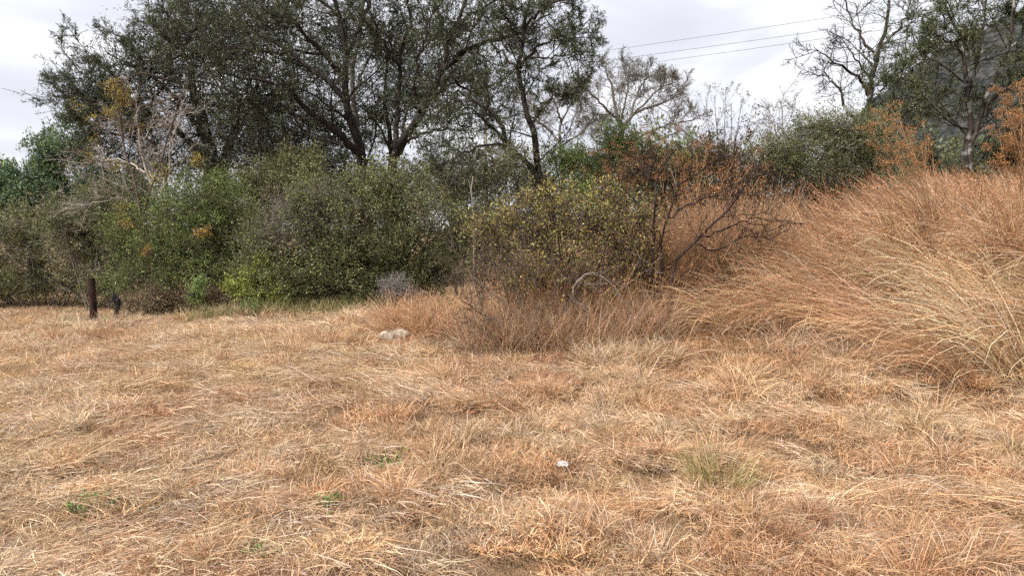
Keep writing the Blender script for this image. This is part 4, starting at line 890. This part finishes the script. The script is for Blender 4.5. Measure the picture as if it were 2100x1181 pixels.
weed('green weed sprig standing between the white rock and the left foreground', 742, 752, 8.3, 80, 142, 0.05, (0.12, 0, 0))
weed('small green weed low in the middle foreground', 742, 1095, 3.9, 120, 143, 0.028, (0.09, 0, 0))
weed('tiny green weed right of the left foreground weed', 668, 1048, 4.2, 100, 144, 0.026, (0.10, 0, 0))
weed('green weed at the bottom edge left of the middle', 530, 1172, 3.55, 140, 145, 0.028, (0.10, 0, 0))
weed('dark leafy weed in a shaded hollow of the middle field', 790, 960, 4.8, 140, 146, 0.03, (0.13, 0, 0))
weed('pale weed standing beside the broken stump', 215, 662, 12.6, 120, 147, 0.05, (0.22, 0, 0))

# ------------------------------------------------------------------ posts, rock, litter
def post():
    r = np.random.default_rng(151); d = 13.2
    b = ground_at(190, d); root = thing('fence_post', b, 'upright rusty brown timber post standing before the thorn bush', 'post')
    top = at(188, 571, d); h = top[2] - b[2]
    K = 14; z = np.linspace(-0.2, h, K); S = 20; a = np.arange(S) * 2 * math.pi / S
    R = 0.060 * (1 + 0.05 * (fbm(a[None] * 1.2 + 3, z[:, None] * 3 + 4, 161, 3) - 0.5) * 4)
    X = R * np.cos(a) - 0.018 * (z[:, None] / h); Y = R * np.sin(a); Z = np.repeat(z[:, None], S, 1)
    Z[-1] += 0.012 * np.cos(a + 1)
    g = Geo(); v = np.stack([X, Y, Z], -1).reshape(-1, 3) + b
    i = (np.arange(K - 1)[:, None] * S + np.arange(S)[None]); i2 = (np.arange(K - 1)[:, None] * S + (np.arange(S)[None] + 1) % S)
    g.add(v, np.stack([i, i2, i2 + S, i + S], -1).reshape(-1, 4))
    m = mat_bark('weathered_creosote_timber', (0.018, 0.010, 0.008), (0.060, 0.031, 0.024), 22, 0.8)
    g.build('shaft', m, root, smooth=True)
    g = Geo(); c = np.array([v[-S:].mean(0)]); ring = v[-S:]; g.add(np.vstack([ring, c + [0, 0, 0.006]]), None, np.stack([np.arange(S), (np.arange(S) + 1) % S, np.full(S, S)], 1))
    g.build('cut_end', mat_bark('grey_end_grain', (0.14, 0.10, 0.085), (0.28, 0.22, 0.19), 60, 0.4), root)
post()
def stump():
    r = np.random.default_rng(152); d = 13.0
    b = ground_at(238, d); root = thing('broken_stump', b, 'charred black broken stump split in two, right of the upright post', 'stump')
    m = mat_bark('charred_wood', (0.006, 0.005, 0.005), (0.035, 0.030, 0.030), 30, 1.0)
    def piece(name, pts, rads):
        P = catmull([at(p[0], p[1], d) for p in pts], 12); R = np.interp(np.linspace(0, 1, 12), np.linspace(0, 1, len(rads)), rads)
        S = 10; T = nrm(np.gradient(P, axis=0)); U = nrm(np.cross(T, [0, 1, 0])); V = np.cross(T, U); a = np.arange(S) * 2 * math.pi / S
        jag = 1 + 0.22 * (r.random((12, S)) - 0.5)
        v = P[:, None] + (R[:, None] * jag)[..., None] * (np.cos(a)[None, :, None] * U[:, None] + np.sin(a)[None, :, None] * V[:, None])
        v[-1] += T[-1] * (r.random((S, 1)) * 0.03)
        g = Geo(); i = (np.arange(11)[:, None] * S + np.arange(S)[None]); i2 = (np.arange(11)[:, None] * S + (np.arange(S)[None] + 1) % S)
        vv = np.vstack([v.reshape(-1, 3), P[-1:] - T[-1] * 0.01])
        g.add(vv, np.stack([i, i2, i2 + S, i + S], -1).reshape(-1, 4), np.stack([11 * S + np.arange(S), 11 * S + (np.arange(S) + 1) % S, np.full(S, 12 * S)], 1))
        g.build(name, m, root)
    piece('standing_stub', [(235, 672), (238, 645), (242, 628), (243, 614)], [0.045, 0.040, 0.042, 0.034])
    piece('splintered_stub', [(241, 628), (237, 618), (233, 608), (232, 603)], [0.025, 0.042, 0.038, 0.015])
stump()

def rock():
    r = np.random.default_rng(153); d = 8.9; b = ground_at(812, d); p = at(812, 688, d)
    n1, n2 = 48, 24; u = np.linspace(0, 2 * math.pi, n1, endpoint=False); v = np.linspace(0.02, math.pi - 0.02, n2)
    U, V = np.meshgrid(u, v, indexing='ij')
    D = np.stack([np.cos(U) * np.sin(V), np.sin(U) * np.sin(V), np.cos(V)], -1)
    f = 1 + 0.5 * (fbm(D[..., 0] * 2.2 + 9 + D[..., 2], D[..., 1] * 2.2 + D[..., 2] * 1.7 + 7, 171, 4) - 0.5) + 0.18 * np.abs(fbm(D[..., 0] * 6 + 9, D[..., 2] * 6 + D[..., 1] * 5 + 7, 175, 3) - 0.5)
    X = D * f[..., None] * np.array([0.21, 0.15, 0.11]); X[..., 2] = np.minimum(X[..., 2], 0.085 + 0.02 * np.sin(D[..., 0] * 6))
    g = Geo(); i = (np.arange(n1)[:, None] * n2 + np.arange(n2 - 1)[None]); i2 = (((np.arange(n1) + 1) % n1)[:, None] * n2 + np.arange(n2 - 1)[None])
    zb = b[2] + 0.04
    g.add(X.reshape(-1, 3), np.stack([i, i + 1, i2 + 1, i2], -1).reshape(-1, 4))
    o = g.build('rock', mat_bark('chalky_stone', (0.20, 0.155, 0.115), (0.46, 0.385, 0.30), 14, 1.0)); o.location = (b[0], b[1], zb); o.rotation_euler.z = 0.3
    tag(o, 'chalky white rock half sunk in the dry grass', 'rock')
rock()
def litter():
    r = np.random.default_rng(154); d = 4.85; p = at(1154, 938, d); n = 14
    x = np.linspace(-0.036, 0.036, n); y = np.linspace(-0.022, 0.022, n); X, Y = np.meshgrid(x, y, indexing='ij')
    Z = 0.022 * (fbm(X * 45 + 5, Y * 45 + 9, 181, 3) - 0.5) + 0.35 * np.abs(Y + 0.005)
    i = (np.arange(n - 1)[:, None] * n + np.arange(n - 1)[None]).ravel()
    g = Geo(); g.add(np.stack([X, Y, Z], -1).reshape(-1, 3), np.stack([i, i + n, i + n + 1, i + 1], 1))
    m = bpy.data.materials.new('white_paper'); m.use_nodes = True; q = m.node_tree.nodes['Principled BSDF']; q.inputs['Base Color'].default_value = (0.6, 0.57, 0.58, 1); q.inputs['Roughness'].default_value = 0.6
    zt = m.node_tree.nodes.new('ShaderNodeTexNoise'); zt.inputs['Scale'].default_value = 60; rr = m.node_tree.nodes.new('ShaderNodeValToRGB')
    rr.color_ramp.elements[0].color = (0.28, 0.255, 0.25, 1); rr.color_ramp.elements[1].color = (0.5, 0.47, 0.47, 1)
    tcn = m.node_tree.nodes.new('ShaderNodeTexCoord'); m.node_tree.links.new(tcn.outputs['Object'], zt.inputs['Vector']); m.node_tree.links.new(zt.outputs['Fac'], rr.inputs[0]); m.node_tree.links.new(rr.outputs[0], q.inputs['Base Color'])
    o = g.build('paper_scrap', m); gx = float(G(np.array(p[0]), np.array(p[1])))
    o.location = (p[0], p[1], gx + 0.085); o.rotation_euler = (0.45, 0.05, -0.25)
    mod = o.modifiers.new('thickness', 'SOLIDIFY'); mod.thickness = 0.0008
    tag(o, 'crumpled white paper scrap lying on the foreground straw', 'litter')
litter()

# ------------------------------------------------------------------ power line
def power():
    D = 42.0; top = at(995, 136, D); gz = float(G(np.array(top[0]), np.array(D)))
    root = thing('power_pole', (top[0], D, gz), 'slim pale timber power pole behind the crooked acacia', 'pole')
    g = Geo(); P = np.linspace([top[0], D, gz - 0.3], [top[0], D, top[2] + 0.25], 8)[None]; tubes(g, P, np.linspace(0.12, 0.085, 8)[None], 12)
    g.build('shaft', mat_bark('pale_weathered_pole', (0.28, 0.25, 0.22), (0.46, 0.42, 0.38), 10, 0.3), root, smooth=True)
    m_i = bpy.data.materials.new('brown_porcelain'); m_i.use_nodes = True; m_i.node_tree.nodes['Principled BSDF'].inputs['Base Color'].default_value = (0.08, 0.03, 0.02, 1); m_i.node_tree.nodes['Principled BSDF'].inputs['Roughness'].default_value = 0.25
    m_w = bpy.data.materials.new('dull_aluminium_wire'); m_w.use_nodes = True; q = m_w.node_tree.nodes['Principled BSDF']; q.inputs['Base Color'].default_value = (0.10, 0.10, 0.105, 1); q.inputs['Metallic'].default_value = 0.4; q.inputs['Roughness'].default_value = 0.6
    # where each wire is seen: near the pole and where it leaves the picture on the right
    ends = [((995, 137), (1930, 0)), ((995, 155), (1930, 27)), ((995, 171), (1930, 44))]
    names = ['topmost of the three dark power lines crossing the sky', 'middle one of the three dark power lines crossing the sky', 'lowest of the three dark power lines crossing the sky']
    for (a, b_), lab in zip(ends, names):
        A = at(*a, D - 0.15); B = at(*b_, 30.0)
        e_ = A + (B - A) * 2.2; t = np.linspace(0, 1, 40)[:, None]
        P = A * (1 - t) + e_ * t; P[:, 2] -= 4 * 0.45 * (t * (1 - t))[:, 0]
        P[:, 2] += 4 * 0.45 * (0.4545 * 0.5455) * np.minimum(t[:, 0] / 0.4545, 1)     # passes through B
        g = Geo(); tubes(g, P[None], np.full((1, 40), 0.0085), 6)
        o = g.build('power_line', m_w); tag(o, lab, 'power line', 'power lines across the sky')
        gb = Geo(); tubes(gb, np.linspace([A[0], D, A[2] - 0.17], [A[0], D - 0.15, A[2] - 0.15], 4)[None], np.full((1, 4), 0.015), 6); br = gb.build('bracket', m_w, root)
        g = Geo(); z = np.linspace(-0.12, 0.04, 9); rr = np.array([0.02, 0.05, 0.03, 0.055, 0.03, 0.055, 0.03, 0.04, 0.015])
        tubes(g, (np.array([A[0], D - 0.15, 0]) + np.stack([z * 0, z * 0, A[2] + z - 0.05], 1))[None], rr[None], 10)
        g.build('insulator', m_i, br, smooth=True)
power()
# pale dead stem in the scrub
g_ = ground_at(968, 14.4); root = thing('dead_tree', g_, 'pale bleached dead stem standing in the grey green scrub', 'dead tree')
g = Geo(); P, R = limbs_from_pixels([([(972, 480), (970, 425), (967, 395), (970, 362)], 0.017, 0.010), ([(968, 395), (964, 378), (959, 366)], 0.007, 0.004)], 14.4, 10, rng, 0.006)
tubes(g, P, R, 7); g.build('trunk', M_grey, root, smooth=True)
print('TRIANGLES', TRI[0])
